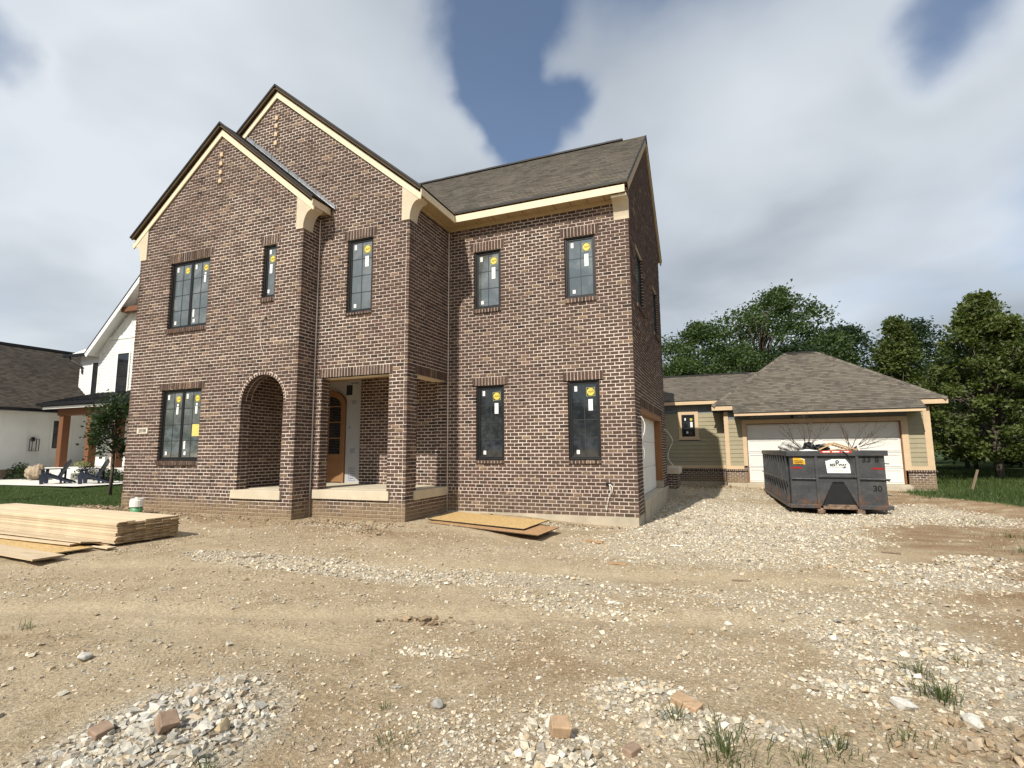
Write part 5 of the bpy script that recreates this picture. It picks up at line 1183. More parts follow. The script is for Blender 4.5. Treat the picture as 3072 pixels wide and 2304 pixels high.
# wafer-board sheets by the right wing
def sheet(pts, z, t, mats, label, lift=(0, 0, 0, 0)):
    m_ = MB(); c = Vector((sum(p[0] for p in pts)/4, sum(p[1] for p in pts)/4, 0)); zz = [g(*p)*0+z+l for p, l in zip(pts, lift)]
    vs = [(p[0]-c.x, p[1]-c.y, q) for p, q in zip(pts, zz)]+[(p[0]-c.x, p[1]-c.y, q+t) for p, q in zip(pts, zz)]
    m_.add(vs, [(0, 3, 2, 1), (4, 5, 6, 7)], 0); m_.add(vs, [(k, (k+1) % 4, (k+1) % 4+4, k+4) for k in range(4)], 1)
    o = m_.build('osb_sheet', mats); o.location = (c.x, c.y, 0); return tag(o, label, 'sheet')
zo = -.015+max(g(-5.9, 10.4), g(-3.5, 10.8), g(-3.6, 9.7), g(-4.7, 10.5))+.012
sheet([(-5.86, 9.88), (-3.08, 9.02), (-3.02, 10.10), (-5.6, 10.95)], zo-.012, .016, (M['osb_old'], M['dark_soffit']), 'darker wafer-board sheet mostly hidden under a yellow one', (0, 0, -.005, 0))
sheet([(-5.98, 10.18), (-3.50, 9.42), (-3.44, 10.72), (-6.02, 11.58)], zo+.012, .018, (M['osb'], M['black_edge']), 'yellow wafer-board sheet on the ground against the right wing', (0, .008, .01, 0))
# drain clean-out
cz = g(-12.95, 8.55); cl_ = empty('cleanout_pipe', (-12.95, 8.55, cz)); tag(cl_, 'green drain clean-out pipe with a white screw cap by the brick wall', 'pipe')
m_ = MB(); m_.tube([(-12.95, 8.55, cz-.1), (-12.96, 8.55, cz+.20)], .125, 20); m_.build('pipe', M['pvc_green'], cl_, 0, True)
m_ = MB(); m_.tube([(-12.96, 8.55, cz+.18), (-12.96, 8.55, cz+.185), (-12.96, 8.55, cz+.33), (-12.96, 8.55, cz+.335), (-12.96, 8.55, cz+.37), (-12.96, 8.55, cz+.372)], [.12, .148, .148, .138, .135, .10], 20); m_.tube([(-12.96, 8.55, cz+.37), (-12.96, 8.55, cz+.40)], .04, 4); m_.build('cap', M['white_pvc'], cl_)
# loose bricks and scraps
def loose_brick(x, y, rz, rx, mat, label, half=1.0, dz=.04):
    bm = bmesh.new(); bmesh.ops.create_cube(bm, size=1)
    for v in bm.verts: v.co = Vector((v.co.x*.194*half+R.uniform(-.004, .004), v.co.y*.092+R.uniform(-.003, .003), v.co.z*.066+R.uniform(-.002, .002)))
    me = bpy.data.meshes.new('loose_brick'); bm.to_mesh(me); bm.free(); me.materials.append(M[mat]); o = bpy.data.objects.new('loose_brick', me); col.objects.link(o)
    o.location = (x, y, g(x, y)+dz); o.rotation_euler = (rx, .12, rz); b = o.modifiers.new('b', 'BEVEL'); b.width = .006; b.segments = 2; return tag(o, label, 'brick')
loose_brick(-.89, 2.93, .5, .25, 'brick_loose', 'snapped tan brick among white stones', .55, .045)
loose_brick(-.27, 3.47, -.45, .1, 'brick_loose', 'whole tan brick lying on the gravel by the weeds', .85, .03)
loose_brick(-2.90, 2.17, 1.3, .6, 'brick_dark', 'brown brick half stuck in the gravel heap', .48, .06)
loose_brick(-3.28, 2.07, -.2, .15, 'brick_dark', 'red-brown brick half buried at the foot of the gravel heap', .5, .02)
loose_brick(-.52, 2.99, -.5, .0, 'brick_dark', 'thin red brick chip next to the snapped brick', .32, .0)
def scrap(x, y, rz, L, w_, t, mat, label, dz=.01, ry=0):
    m_ = MB(); m_.box(-L/2, L/2, -w_/2, w_/2, 0, t); o = m_.build('wood_scrap', M[mat], None, .002); o.location = (x, y, g(x, y)+dz); o.rotation_euler = (0, ry, rz); return tag(o, label, 'scrap')
scrap(-6.55, 5.98, .55, .36, .03, .02, 'grey_wood', 'dark stick lying on the dirt above the gravel strip', .01, -.06)
scrap(-2.2, 9.55, -.4, .38, .07, .02, 'osb_old', 'rotten brown splinter of wood beside the foundation'); scrap(-.80, 9.7, .05, .20, .05, .015, 'white_pvc', 'small white plastic offcut on the gravel')
scrap(.15, 7.4, .1, .22, .02, .015, 'grey_wood', 'short twig on the packed dirt'); scrap(-1.45, 7.7, .0, .26, .05, .015, 'osb_old', 'flat brown chip of wood on the pale gravel'); scrap(1.75, 8.3, -.35, .30, .025, .012, 'raw_wood', 'thin pale lath on the gravel near the dumpster'); scrap(2.35, 9.9, -.2, .25, .03, .02, 'grey_wood', 'dark twig on the red dirt')

# ------------------------------------------------------------------ neighbour's house
NG = .42
nb_ = empty('white_house', (-30, 18, NG)); tag(nb_, 'white farmhouse with black windows and brown porch posts past the lawn', 'house')
def npart(name, mb, mat, bev=0, parent=None):
    o = mb.build(name, mat, nb_ if parent is None else None, bev)
    if parent is not None: o.parent = parent
    return o
NX, NY = -31.6, 17.7       # garage wing side wall, gable front
m_ = MB(); m_.box(-42, NX, 10.5, 22, .9, 3.75); npart('garage_wing_wall', m_, M['white_siding'])
m_ = MB(); m_.box(-42, NX-.02, 10.52, 21.9, -.2, .9); npart('brick_base', m_, M['brick_dark'])
for k in range(9): m_ = MB(); m_.box(NX+.001, NX+.022, 11.35+k*.98, 11.40+k*.98, .92, 3.6); npart('batten', m_, M['white_siding'])
m_ = MB(); m_.box(NX+.001, NX+.035, 10.5, 19, .86, .97); m_.box(NX+.001, NX+.036, 10.5, 19, 3.42, 3.62); npart('trim_band', m_, M['white_siding'])
r = MB(); dk = MB(); q = ((NX+.4, 10, 3.78), (NX+.4, 23, 3.78), (-36.5, 10, 7.60), (-36.5, 23, 7.60)); roof_slope(r, *q); slab(dk, *q, .08, 0); q = ((-41.5, 23, 3.78), (-41.5, 10, 3.78), (-36.5, 23, 7.6), (-36.5, 10, 7.6)); roof_slope(r, *q); slab(dk, *q, .08, 0)
nr = npart('roof', r, M['shingle_dark']); npart('roof_deck', dk, M['white_siding'], 0, nr)
m_ = MB(); m_.box(-36.62, -36.38, 10, 23, 7.56, 7.70); npart('ridge_vent', m_, M['black_edge'], 0, nr)
m_ = MB(); m_.box(NX+.38, NX+.52, 10, 17.0, 3.64, 3.80); npart('gutter', m_, M['black_metal'])
def nwin(fr, u0, u1, z0, z1, casing=.09):
    o, U, N = fr; m_ = MB()
    for bx in ((u0-casing, u0, z0-casing, z1+casing), (u1, u1+casing, z0-casing, z1+casing), (u0, u1, z0-casing, z0), (u0, u1, z1, z1+casing)): m_.obox(o, U, Z_, N, *bx, .002, .04, 0)
    w2 = npart('window', m_, M['white_siding']); m_ = MB(); m_.obox(o, U, Z_, N, u0, u1, z0, z1, .003, .02); npart('pane', m_, M['glass_dark'], 0, w2)
    m_ = MB()
    for bx in ((u0, u0+.035, z0, z1), (u1-.035, u1, z0, z1), (u0+.035, u1-.035, z0, z0+.035), (u0+.035, u1-.035, z1-.035, z1), (u0+.035, u1-.035, (z0+z1)/2-.02, (z0+z1)/2+.02)): m_.obox(o, U, Z_, N, *bx, .021, .032)
    npart('sash', m_, M['window_black'], 0, w2)
nwin((V3(NX, 0, 0), Y_, X_), 16.35, 17.05, 1.85, 3.25)
lamp = MB(); ly, lz = 15.55, 2.05; lamp.box(NX+.01, NX+.05, ly-.07, ly+.07, lz+.15, lz+.35)
for a_, b2 in ((-.14, -.14), (.14, -.14), (-.14, .14), (.14, .14)): lamp.box(NX+.17+b2*.8-.012, NX+.17+b2*.8+.012, ly+a_-.012, ly+a_+.012, lz-.33, lz+.24)
for z in (lz-.33, lz+.24): lamp.box(NX+.04, NX+.30, ly-.155, ly+.155, z, z+.02)
npart('wall_lantern', lamp, M['black_metal'])
# gable bay and body
def lapn(x0, x1, y, z0, z1, mb, step=.16):
    z = z0
    while z < z1: mb.add([(x0, y-.022, z), (x1, y-.022, z), (x1, y-.004, min(z1, z+step)), (x0, y-.004, min(z1, z+step)), (x0, y, z), (x1, y, z)], [(0, 1, 2, 3), (4, 5, 1, 0)]); z += step
gx0, gx1 = -30.7, -24.6; gcx = -27.3+2.2
m_ = MB(); m_.prism([(gx0, .9), (-20, .9), (-20, 7.2), (-24.0, 12.7), (gx0+.0, 7.05)], 'y', NY, NY+1.0); npart('gable_wall', m_, M['white_siding'])
m_ = MB(); lapn(gx0+.1, -20, NY-.002, .95, 7.55, m_); npart('lap_siding', m_, M['white_siding'])
m_ = MB(); m_.box(gx0-.02, gx0+.10, NY-.035, NY+.1, .9, 7.1); npart('corner_board', m_, M['white_siding'])
m_ = MB(); m_.box(gx0+.2, -20, NY-.045, NY-.005, 7.55, 7.72); npart('belly_band', m_, M['white_siding'])
for k in range(6): m_ = MB(); m_.box(-29.55+k*.62, -29.50+k*.62, NY-.025, NY-.001, 7.72, 8.2+k*.5); npart('batten', m_, M['white_siding'])
nwin((V3(0, NY-.025, 0), X_, -Y_), -29.12, -28.25, 4.35, 6.75)
m_ = MB(); m_.box(-33.3, gx0, NY+.55, NY+2, 3.5, 7.1); npart('body_wall', m_, M['white_siding'])
m_ = MB(); lapn(-33.3, gx0-.03, NY+.549, 3.6, 7.05, m_); npart('lap_siding', m_, M['white_siding'])
nwin((V3(0, NY+.53, 0), X_, -Y_), -32.1, -31.35, 4.35, 6.55)
# rakes and roofs
r = MB(); dk = MB(); ry0 = NY-.55
q = ((-31.05, ry0, 6.82), (-31.05, 26, 6.82), (-24.6, ry0, 13.0), (-24.6, 26, 13.0)); roof_slope(r, *q); slab(dk, *q, .10, 0)
q = ((-34.0, NY+.2, 7.05), (-30.5, NY+.2, 7.05), (-34.0, NY+5, 9.2), (-30.5, NY+5, 10.4)); roof_slope(r, *q); slab(dk, *q, .08, 0)
nr2 = npart('roof', r, M['shingle']); npart('roof_deck', dk, M['white_siding'], 0, nr2)
p0, p1 = V3(-31.05, ry0, 6.82), V3(-24.6, ry0, 13.0); d = (p1-p0).normalized(); nn = V3(-d.z, 0, d.x)
m_ = MB(); m_.obox(p0, d, nn, -Y_, 0, (p1-p0).length, -.27, -.05, -.002, .03); npart('rake_board', m_, M['white_siding'])
m_ = MB(); m_.obox(p0, d, nn, -Y_, 0, (p1-p0).length, -.048, .03, -.03, .035); npart('drip_edge', m_, M['black_metal'])
m_ = MB(); m_.box(-34.1, -31.1, NY+.05, NY+.2, 6.93, 7.07); npart('gutter', m_, M['black_metal'])
m_ = MB(); m_.tube([(-33.6, NY+.15, 6.95), (-33.55, NY+.2, 6.75), (-33.0, NY+.45, 6.4), (-33.0, NY+.5, 6.0)], .05, 6); npart('downspout', m_, M['black_metal'])
m_ = MB(); m_.box(-28.6, -25, NY-.42, NY-.10, 8.85, 9.10); npart('brace_beam', m_, M['post_stain'])
# porch
m_ = MB(); m_.box(-30.3, -18, 15.35, NY, .52, .94); npart('porch_slab', m_, M['drive'])
for x in (-29.66, -27.54, -25.57): m_ = MB(); m_.box(x-.16, x+.16, 15.65, 15.97, .94, 3.42); npart('porch_post', m_, M['post_stain'], .01)
m_ = MB(); m_.box(-29.95, -18, 15.62, 16.0, 3.42, 3.80); npart('porch_beam', m_, M['post_stain'], .01)
m_ = MB(); m_.prism([(15.25, 3.83), (15.25, 4.02), (NY+.1, 4.75), (NY+.1, 3.83)], 'x', -30.6, -18); pr_ = npart('porch_roof', m_, M['metal_roof'])
for k in range(24): m_ = MB(); x = -30.5+k*.42; m_.add([(x-.015, 15.25, 4.021), (x+.015, 15.25, 4.021), (x+.015, 15.25, 4.06), (x-.015, 15.25, 4.06), (x-.015, NY, 4.742), (x+.015, NY, 4.742), (x+.015, NY, 4.78), (x-.015, NY, 4.78)], [(0, 1, 2, 3), (3, 2, 6, 7), (0, 3, 7, 4), (1, 5, 6, 2)]); npart('seam', m_, M['metal_roof'], 0, pr_)
m_ = MB(); m_.box(-30.5, -18, 15.27, 15.32, 3.72, 3.86); npart('fascia', m_, M['white_siding'])
m_ = MB(); m_.box(-30.75, -18, 15.12, 15.26, 3.88, 4.02); npart('gutter', m_, M['black_metal'])
m_ = MB(); m_.tube([(-30.0, NY-.5, 3.7), (-30.0, NY-.45, 3.5), (-30.35, NY-.15, 3.2), (-30.38, NY-.12, .95)], .055, 6); npart('downspout', m_, M['black_metal'])
# driveway, steps
m_ = MB(); xs = np.linspace(-34, -21.5, 26); ys = np.linspace(11.6, 15.2, 9)
vs = [(x, y-(x+34)*-.03, max(.40, g(x, y))+.02) for y in ys for x in xs]; m_.add(vs, [(j*26+i, j*26+i+1, (j+1)*26+i+1, (j+1)*26+i) for j in range(8) for i in range(25)])
tag(m_.build('driveway', M['drive']), kind='structure')
m_ = MB(); m_.box(-28.9, -26.8, 14.7, 15.34, .2, .72); npart('porch_step', m_, M['drive'], .01)
blob('boulder', (-28.6, 14.3, .75), (.42, .30, .34), 'boulder', 'brown landscape boulder by the white house', 8, 'boulder')

# chairs
def chair(loc, rz, label):
    c = empty('garden_chair', loc, rz); tag(c, label, 'chair', None)
    def cp_(name, *boxes, tilt=None):
        m_ = MB()
        for bx in boxes: m_.obox((0, 0, 0), X_, Y_, Z_, *bx)
        o = m_.build(name, M['navy'], c, .004, world=False); return o
    for s in (-.30, .30):
        m_ = MB(); m_.prism([(-.42, .0), (-.34, .0), (-.30, .30), (.50, .02), (.56, .0), (.56, .07), (-.28, .40), (-.46, .36)], 'y', s-.02, s+.02); m_.build('side_rail', M['navy'], c, .003, world=False)
        cp_('leg', (-.40, -.30, s-.025, s+.025, 0, .55)); cp_('leg', (.18, .25, s-.02, s+.02, 0, .56)); cp_('arm', (-.48, .34, s-.075, s+.075, .56, .585))
    for k in range(6): cp_('seat_slat', (-.42+k*.10, -.33+k*.10, -.28, .28, .385-k*.035, .405-k*.035))
    for k in range(5):
        m_ = MB(); y = -.24+k*.12; d = V3(.42, 0, .90).normalized(); m_.obox((.08, y, .22), d, Y_, d.cross(Y_), 0, .78-.04*abs(k-2), -.055, .055, -.02, .02); m_.build('back_slat', M['navy'], c, .003, world=False)
    return c
chair((-24.4, 12.9, g(-24.4, 12.9)+.03), RAD(50), 'navy slatted garden chair nearer the porch steps')
chair((-22.9, 13.4, g(-22.9, 13.4)+.03), RAD(46), 'navy slatted garden chair closer to the sapling')

# ------------------------------------------------------------------ trees and plants
def leaf_mesh(name, C, size, rgx, mat, parent, up=.35, aspect=.55, tone=None, streak=None):
    n = len(C); nrm = rgx.normal(size=(n, 3)); nrm[:, 2] = np.abs(nrm[:, 2])+up; nrm /= np.linalg.norm(nrm, axis=1)[:, None]
    t = rgx.normal(size=(n, 3))
    if streak is not None: t = t*.55+np.array(streak)[None]
    t -= nrm*np.sum(t*nrm, 1)[:, None]; t /= np.linalg.norm(t, axis=1)[:, None]; b = np.cross(nrm, t)
    s = size*rgx.uniform(.6, 1.3, n)[:, None]
    V = np.stack([C-t*s*.5, C+b*s*aspect*.5-nrm*s*.08, C+t*s*.5, C-b*s*aspect*.5-nrm*s*.08], 1).reshape(-1, 3)
    Fq = np.arange(4*n).reshape(n, 4)
    tn = (tone if tone is not None else rgx.uniform(0, 1, n)); cc = np.repeat(np.stack([tn, tn, tn, np.ones(n)], 1), 4, axis=0)
    return np_mesh(name, V, Fq, M[mat], cc, parent)
def tree(base, H, R0, seed, label, mat, shape='round', nclump=90, per=150, leaf=.2, bottom=.18, clump=.12, trunk=.16, lean=(0, 0), streak=None, group=None, bark='bark', name='tree'):
    nclump = int(nclump*1.9); per = int(per/1.75); clump *= .70; leaf *= .92
    rgx = np.random.default_rng(seed); rr = random.Random(seed); base = Vector(base)
    t = empty(name, base); tag(t, label, 'tree', group)
    K = []
    while len(K) < nclump:
        z = rgx.uniform(bottom, .99)
        q = (z-bottom)/(1-bottom)
        if shape == 'cone': rad = (1-q)**.72*(.45+.55*min(1, q*5))
        elif shape == 'wind': rad = math.sqrt(max(0, 1-(2*q-.85)**2)) if q > .02 else .2
        else: rad = math.sqrt(max(0.02, 1-(2*q-.95)**2))
        a = rgx.uniform(0, 2*np.pi); rr_ = R0*rad*(1-.75*rgx.uniform(0, 1)**2.2)*rgx.uniform(.75, 1.12)
        K.append((math.cos(a)*rr_+lean[0]*q*q*R0, math.sin(a)*rr_+lean[1]*q*R0, z*H))
    K = np.array(K)
    m_ = MB(); hp = H*.86; m_.tube([base+V3(lean[0]*R0*(k/6)**2*.7+rr.uniform(-.1, .1)*trunk*2, rr.uniform(-.1, .1)*trunk*2, hp*k/6-.15*(k == 0)) for k in range(7)], [trunk*(1.15-.16*k) for k in range(7)], 7)
    m_.build('trunk', M[bark], t, 0, True)
    m_ = MB()
    for k in K[::3]:
        z0 = max(.12*H, k[2]*rr.uniform(.45, .75)); p0 = base+V3(lean[0]*R0*(z0/H)**2*.7, 0, z0); p1 = base+Vector(k); mid = p0.lerp(p1, .5)+V3(0, 0, .06*H*rr.uniform(-.2, 1))
        m_.tube([p0, mid, p1], [trunk*.34, trunk*.2, trunk*.06], 4)
    m_.build('limb', M[bark], t, 0, True)
    idx_ = rgx.integers(0, nclump, nclump*per)
    off = np.clip(rgx.normal(size=(len(idx_), 3)), -1.5, 1.5)*np.array([1, 1, .7])*clump*H*rgx.uniform(.6, 1.25, nclump)[idx_][:, None]*.55
    if streak is not None: off += np.clip(np.abs(rgx.normal(size=len(idx_))), 0, 1.6)[:, None]*np.array(streak)*clump*H*.55
    Cc = K[idx_]+off+np.array(base)
    ct = rgx.uniform(0, 1, nclump)[idx_]; tone = np.clip(ct*.65+rgx.uniform(-.1, .5, len(idx_)), 0, 1)
    leaf_mesh('crown', Cc, leaf, rgx, mat, t, tone=tone, streak=streak)
    return t
GB = 'trees behind the garage'
tree((3.0, 48, .3), 14.3, 5.4, 1, 'tall wind-swept tree rising highest behind the garage', 'leaf_maple', 'wind', 150, 150, .30, .30, .085, .26, (.35, 0), (.75, 0, .45))
tree((-2.6, 46, .3), 11.6, 4.2, 2, 'wind-tossed tree right next to the edge of the brick gable', 'leaf_maple', 'wind', 110, 140, .28, .25, .10, .2, (.25, 0), (.6, 0, .4))
tree((7.4, 50, .3), 10.4, 3.2, 3, 'ragged tree leaning right beside the tallest wind-swept tree', 'leaf_maple', 'wind', 90, 130, .28, .25, .10, .2, (.55, 0), (.75, 0, .3))
tree((-2.2, 40, .3), 7.6, 3.0, 4, 'low bright bushy tree above the link roof beside the brick wall', 'leaf_maple', 'round', 80, 150, .24, .1, .12, .14)
tree((1.6, 41, .3), 8.6, 3.0, 5, 'mid-height tree over the middle of the link roof', 'leaf_maple', 'round', 80, 140, .24, .1, .12, .14)
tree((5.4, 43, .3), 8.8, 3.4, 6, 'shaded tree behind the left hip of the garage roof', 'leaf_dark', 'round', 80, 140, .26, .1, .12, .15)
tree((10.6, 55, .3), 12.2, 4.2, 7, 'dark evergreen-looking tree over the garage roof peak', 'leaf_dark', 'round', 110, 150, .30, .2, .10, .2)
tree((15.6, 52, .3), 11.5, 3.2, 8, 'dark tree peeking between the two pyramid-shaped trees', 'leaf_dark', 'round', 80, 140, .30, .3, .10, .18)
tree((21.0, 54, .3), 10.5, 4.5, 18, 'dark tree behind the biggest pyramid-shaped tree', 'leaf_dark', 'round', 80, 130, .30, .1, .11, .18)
tree((10.25, 38, .3), 9.1, 2.6, 9, 'smaller pyramid-shaped yellow-green tree over the right hip of the garage', 'leaf_linden', 'cone', 110, 140, .23, .08, .085, .13)
tree((11.3, 29.5, .3), 8.1, 3.7, 10, 'largest pyramid-shaped yellow-green tree at the corner of the garage', 'leaf_linden', 'cone', 230, 150, .20, .10, .075, .15)
tree((16.4, 33, .3), 8.0, 3.4, 11, 'broad leafy tree right of the largest pyramid-shaped tree', 'leaf_linden', 'cone', 110, 140, .22, .10, .09, .14)
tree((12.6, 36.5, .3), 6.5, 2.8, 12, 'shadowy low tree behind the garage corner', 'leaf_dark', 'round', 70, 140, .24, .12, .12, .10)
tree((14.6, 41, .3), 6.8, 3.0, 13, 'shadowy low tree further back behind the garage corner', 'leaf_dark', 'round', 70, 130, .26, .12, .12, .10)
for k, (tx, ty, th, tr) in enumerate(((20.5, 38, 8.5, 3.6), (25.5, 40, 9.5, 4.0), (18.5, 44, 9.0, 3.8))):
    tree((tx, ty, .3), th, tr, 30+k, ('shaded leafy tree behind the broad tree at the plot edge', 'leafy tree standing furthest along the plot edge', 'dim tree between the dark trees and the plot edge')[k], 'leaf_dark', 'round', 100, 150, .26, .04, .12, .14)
# far woods: closes the view behind the plot, and across the street behind the viewer
rgx = np.random.default_rng(44)
n = 45000; a = rgx.uniform(-.35, 1.25, n); dist = rgx.uniform(62, 80, n); hgt = 5.5+4.0*fbm(a*14, a*0, 1, 4, 5); z = .3+hgt*rgx.uniform(0, 1, n)**.8
tag(leaf_mesh('far_woods', np.stack([np.sin(a)*dist, np.cos(a)*dist, z], 1), .45, rgx, 'leaf_dark', None), 'distant dark woods behind the plot', 'woods', kind='stuff')
n = 16000; a = rgx.uniform(-1.5, 1.5, n)+math.pi; dist = rgx.uniform(52, 66, n); hgt = 6+5.0*fbm(a*9, a*0, 1, 4, 8); z = .3+hgt*np.sqrt(rgx.uniform(0, 1, n))
tag(leaf_mesh('far_woods', np.stack([np.sin(a)*dist, np.cos(a)*dist, z], 1), .95, rgx, 'leaf_dark', None), 'row of trees across the street', 'woods', kind='stuff')
# sapling on the neighbour's lawn
sb = V3(-17.9, 10.95, g(-17.9, 10.95)); sp_ = empty('sapling', sb); tag(sp_, 'young dark-leaved tree on the lawn beside the brick corner', 'tree')
rgx = np.random.default_rng(9); m_ = MB(); m_.tube([sb-V3(0, 0, .1), sb+V3(.03, 0, .8), sb+V3(-.02, .02, 1.6), sb+V3(0, 0, 2.9)], [.055, .045, .04, .015], 7); m_.build('trunk', M['bark'], sp_, 0, True)
K = []
while len(K) < 46:
    z = rgx.uniform(1.35, 3.05); q = (z-1.35)/1.7; rad = .95*math.sqrt(max(.03, 1-(2*q-.75)**2)) if q < .87 else .3; a = rgx.uniform(0, 6.28); rr_ = rad*rgx.uniform(.2, 1.0); K.append((math.cos(a)*rr_, math.sin(a)*rr_, z))
K = np.array(K); m_ = MB()
for k in K: m_.tube([sb+V3(0, 0, max(1.3, k[2]*.75)), sb+Vector(k)], [.014, .004], 4)
m_.build('limb', M['bark'], sp_)
ix = rgx.integers(0, 46, 3000); leaf_mesh('crown', K[ix]+rgx.normal(size=(3000, 3))*.12+np.array(sb), .10, rgx, 'leaf_sapling', sp_, aspect=.75)
# shrubs by the white house
def shrub(loc, size, n, leaf, mat, label, seed, name='shrub'):
    rgx = np.random.default_rng(seed); v = rgx.normal(size=(n, 3)); v /= np.linalg.norm(v, axis=1)[:, None]; v *= rgx.uniform(.55, 1.08, n)[:, None]; v[:, 2] = np.abs(v[:, 2]); t = empty(name, loc); tag(t, label, 'shrub')
    leaf_mesh('foliage', v*np.array(size)+np.array(loc), leaf, rgx, mat, t)
    m_ = MB()
    for k in range(7): p = Vector(v[k])*.8; m_.tube([Vector(loc)-V3(0, 0, .05), Vector(loc)+Vector((p.x*size[0], p.y*size[1], p.z*size[2]))], [.012, .004], 4)
    m_.build('stem', M['bark'], t); return t
shrub((-30.6, 14.7, .42), (.55, .5, .75), 900, .10, 'leaf_sapling', 'round shrub against the brick base of the white house', 1); shrub((-31.0, 15.9, .42), (.4, .4, .5), 500, .09, 'leaf_dark', 'small dark shrub behind the boulder', 2); shrub((-29.4, 14.7, .42), (.4, .4, .4), 500, .09, 'leaf_dark', 'low shrub between the boulder and the round shrub', 3)
shrub((-22.6, 14.9, .42), (.9, .5, .65), 1300, .10, 'leaf_sapling', 'clipped shrub in front of the porch slab near the brick corner', 4); shrub((-24.6, 15.0, .42), (.8, .4, .5), 1000, .10, 'leaf_dark', 'dark shrub in front of the porch slab behind the chairs', 5)
shrub((-26.1, 14.9, .5), (.5, .4, .75), 500, .09, 'leaf_sapling', 'leafy hydrangea bush by the porch post', 6); shrub((-26.1, 14.7, 1.05), (.35, .25, .22), 260, .10, 'hydrangea', 'pale hydrangea flower heads above the leafy bush', 7, 'flower_cluster')
# grass: lawn left, rough grass right
def blades(name, x, y, h, wd, rgx, label, mat='grass_blade'):
    n = len(x); z = gz(x, y); a = rgx.uniform(0, 2*np.pi, n); hh = h*rgx.uniform(.5, 1.3, n); l = rgx.normal(0, .35, (n, 2))*hh[:, None]
    b = np.stack([x, y, z-.01], 1); dx = np.stack([np.cos(a), np.sin(a), np.zeros(n)], 1)*wd
    V = np.stack([b-dx, b+dx, b+np.stack([l[:, 0], l[:, 1], hh], 1)], 1).reshape(-1, 3); tn = np.clip(fbm(x, y, .8, 3, 12)+rgx.uniform(-.4, .4, n), 0, 1)
    return tag(np_mesh(name, V, np.arange(3*n).reshape(n, 3), M[mat], np.repeat(np.stack([tn, tn, tn, np.ones(n)], 1), 3, axis=0)), label, 'grass', kind='stuff')
rgx = np.random.default_rng(71)
x = rgx.uniform(-34, -14.6, 90000); y = rgx.uniform(6, 15, 90000); k = (grass_d(x, y) > rgx.uniform(.3, .9, len(x))) & visible(x, y) & ~((x < -21.5) & (y > 11.5+(-x-21.5)*0)); blades('grass', x[k], y[k], .055, .006, rgx, 'mown lawn beside the white house')
x = rgx.uniform(5, 26, 90000); y = rgx.uniform(11, 36, 90000); k = (grass_d(x, y) > rgx.uniform(.25, .9, len(x))) & visible(x, y) & ~in_house(x, y); blades('grass', x[k], y[k], .16, .010, rgx, 'rough unmown grass along the right of the plot')
def tuft(x, y, n, h, sp, label, seed, mat='weed'):
    rgx = np.random.default_rng(seed); t = empty('weed_tuft', (x, y, gz1(x, y))); tag(t, label, 'weed', None); m_ = MB(); z0 = gz1(x, y)
    for i in range(n):
        a = rgx.uniform(0, 6.28); r0 = abs(rgx.normal(0, sp*.4)); b = V3(x+math.cos(a)*r0, y+math.sin(a)*r0, 0); b.z = gz1(b.x, b.y)-.008
        a2 = a+rgx.normal(0, .7); L = h*rgx.uniform(.5, 1.25); d = V3(math.cos(a2), math.sin(a2), 0); s = V3(-d.y, d.x, 0)*.0018*(1+h*3); lean = rgx.uniform(.25, 1.0); tn = float(rgx.uniform(0, 1))
        p1 = b+d*L*.35*lean+Z_*L*.55; p2 = b+d*L*.95*lean+Z_*L*(.95-.5*lean)
        m_.add([b-s, b+s, p1+s*.9, p1-s*.9, p2], [(0, 1, 2, 3), (3, 2, 4)], 0, None, (tn, tn, tn, 1))
    m_.build('blade', M[mat], t, kind='stuff'); return t
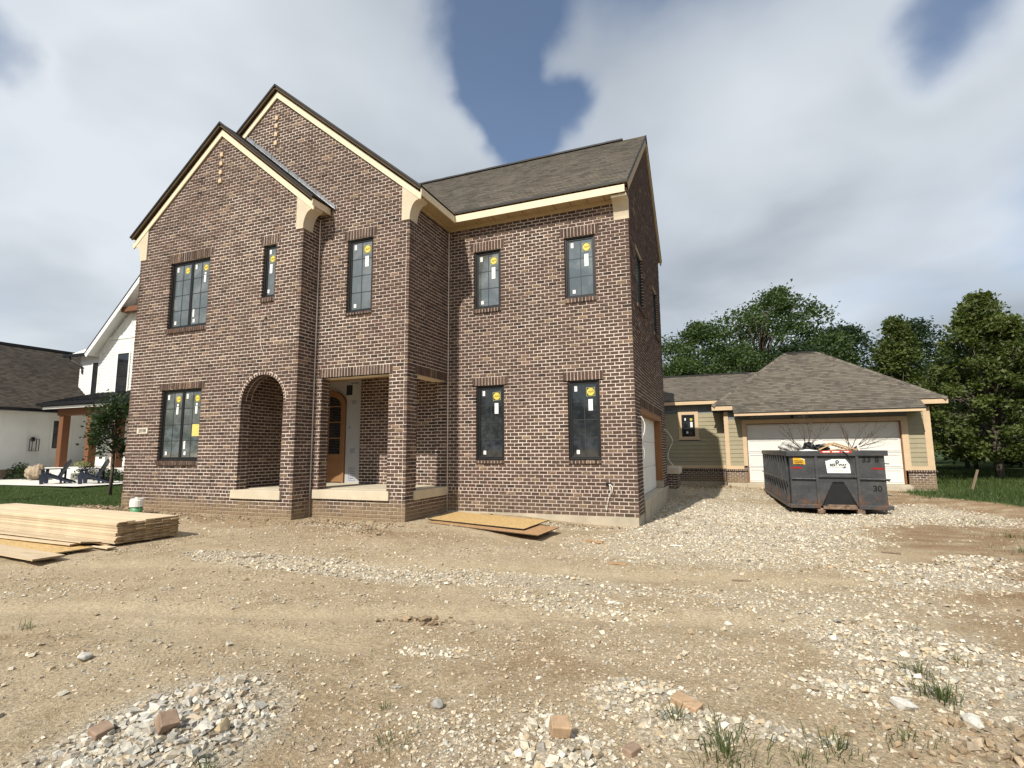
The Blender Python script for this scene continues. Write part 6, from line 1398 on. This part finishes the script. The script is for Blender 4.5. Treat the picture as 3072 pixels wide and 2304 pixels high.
TF = [(-.06, 3.13, 150, .13, .28, 'densest weed tuft beside the whole tan brick'), (.48, 3.40, 70, .11, .22, 'spreading weed tuft along the bottom edge of the gravel'), (1.22, 4.30, 90, .16, .16, 'tall upright weed tuft by the white stone'), (1.22, 4.72, 60, .12, .18, 'weed tuft on the edge of the big gravel patch'), (1.55, 5.05, 30, .10, .2, 'thin weeds at the right side of the big gravel patch'), (-1.74, 2.60, 40, .09, .2, 'sparse weed sprig in the fine grey gravel'), (-2.42, 2.02, 26, .12, .07, 'weed sprig at the foot of the gravel heap'), (.85, 3.66, 46, .10, .22, 'low weed tuft between the two white stones'), (1.62, 4.0, 30, .10, .2, 'low weeds on the red-brown dirt'), (-.32, 3.28, 26, .14, .08, 'leaning weed stems against the whole tan brick'), (1.45, 5.9, 24, .08, .2, 'small weeds at the far end of the big gravel patch'), (.30, 3.22, 40, .09, .15, 'weed clump below the spreading tuft'), (-5.9, 3.0, 24, .10, .12, 'weed sprig by the loose boards'), (-2.0, 2.9, 14, .07, .06, 'tiny green sprig beside the gravel heap'), (4.2, 10.6, 90, .14, .6, 'patch of weeds on the dirt bank'), (4.9, 12.6, 90, .16, .7, 'patch of weeds below the rough grass'), (6.0, 20.4, 120, .16, .8, 'weeds on the mound by the garage pier'), (-.3, 23.3, 80, .14, .6, 'weeds at the foot of the link wall'), (5.4, 15.5, 70, .14, .8, 'weeds on the bank beside the dumpster')]
for k, q in enumerate(TF): tuft(*q, 100+k)
# mulch bed and stake under the trees
m_ = MB(); nn_ = 24; cx, cy = 13.2, 24.5; m_.add([(cx+2.6*math.cos(t*6.283/nn_)*f, cy+1.3*math.sin(t*6.283/nn_)*f, gz1(cx, cy)+.02+(1-f)*.35) for f in (1, .6, .1) for t in range(nn_)], [(q*nn_+t, q*nn_+(t+1) % nn_, (q+1)*nn_+(t+1) % nn_, (q+1)*nn_+t) for q in (0, 1) for t in range(nn_)]); tag(m_.build('mulch_bed', M['mulch'], None, 0, True), 'mound of dark red mulch at the edge of the rough grass', 'mulch', kind='stuff')
tag(slat((8.35, 24.0, .05), (8.60, 24.1, .75), .08, .03, 'grey_wood', None, 'wooden_stake'), 'leaning wooden survey stake in the grass by the garage', 'stake')
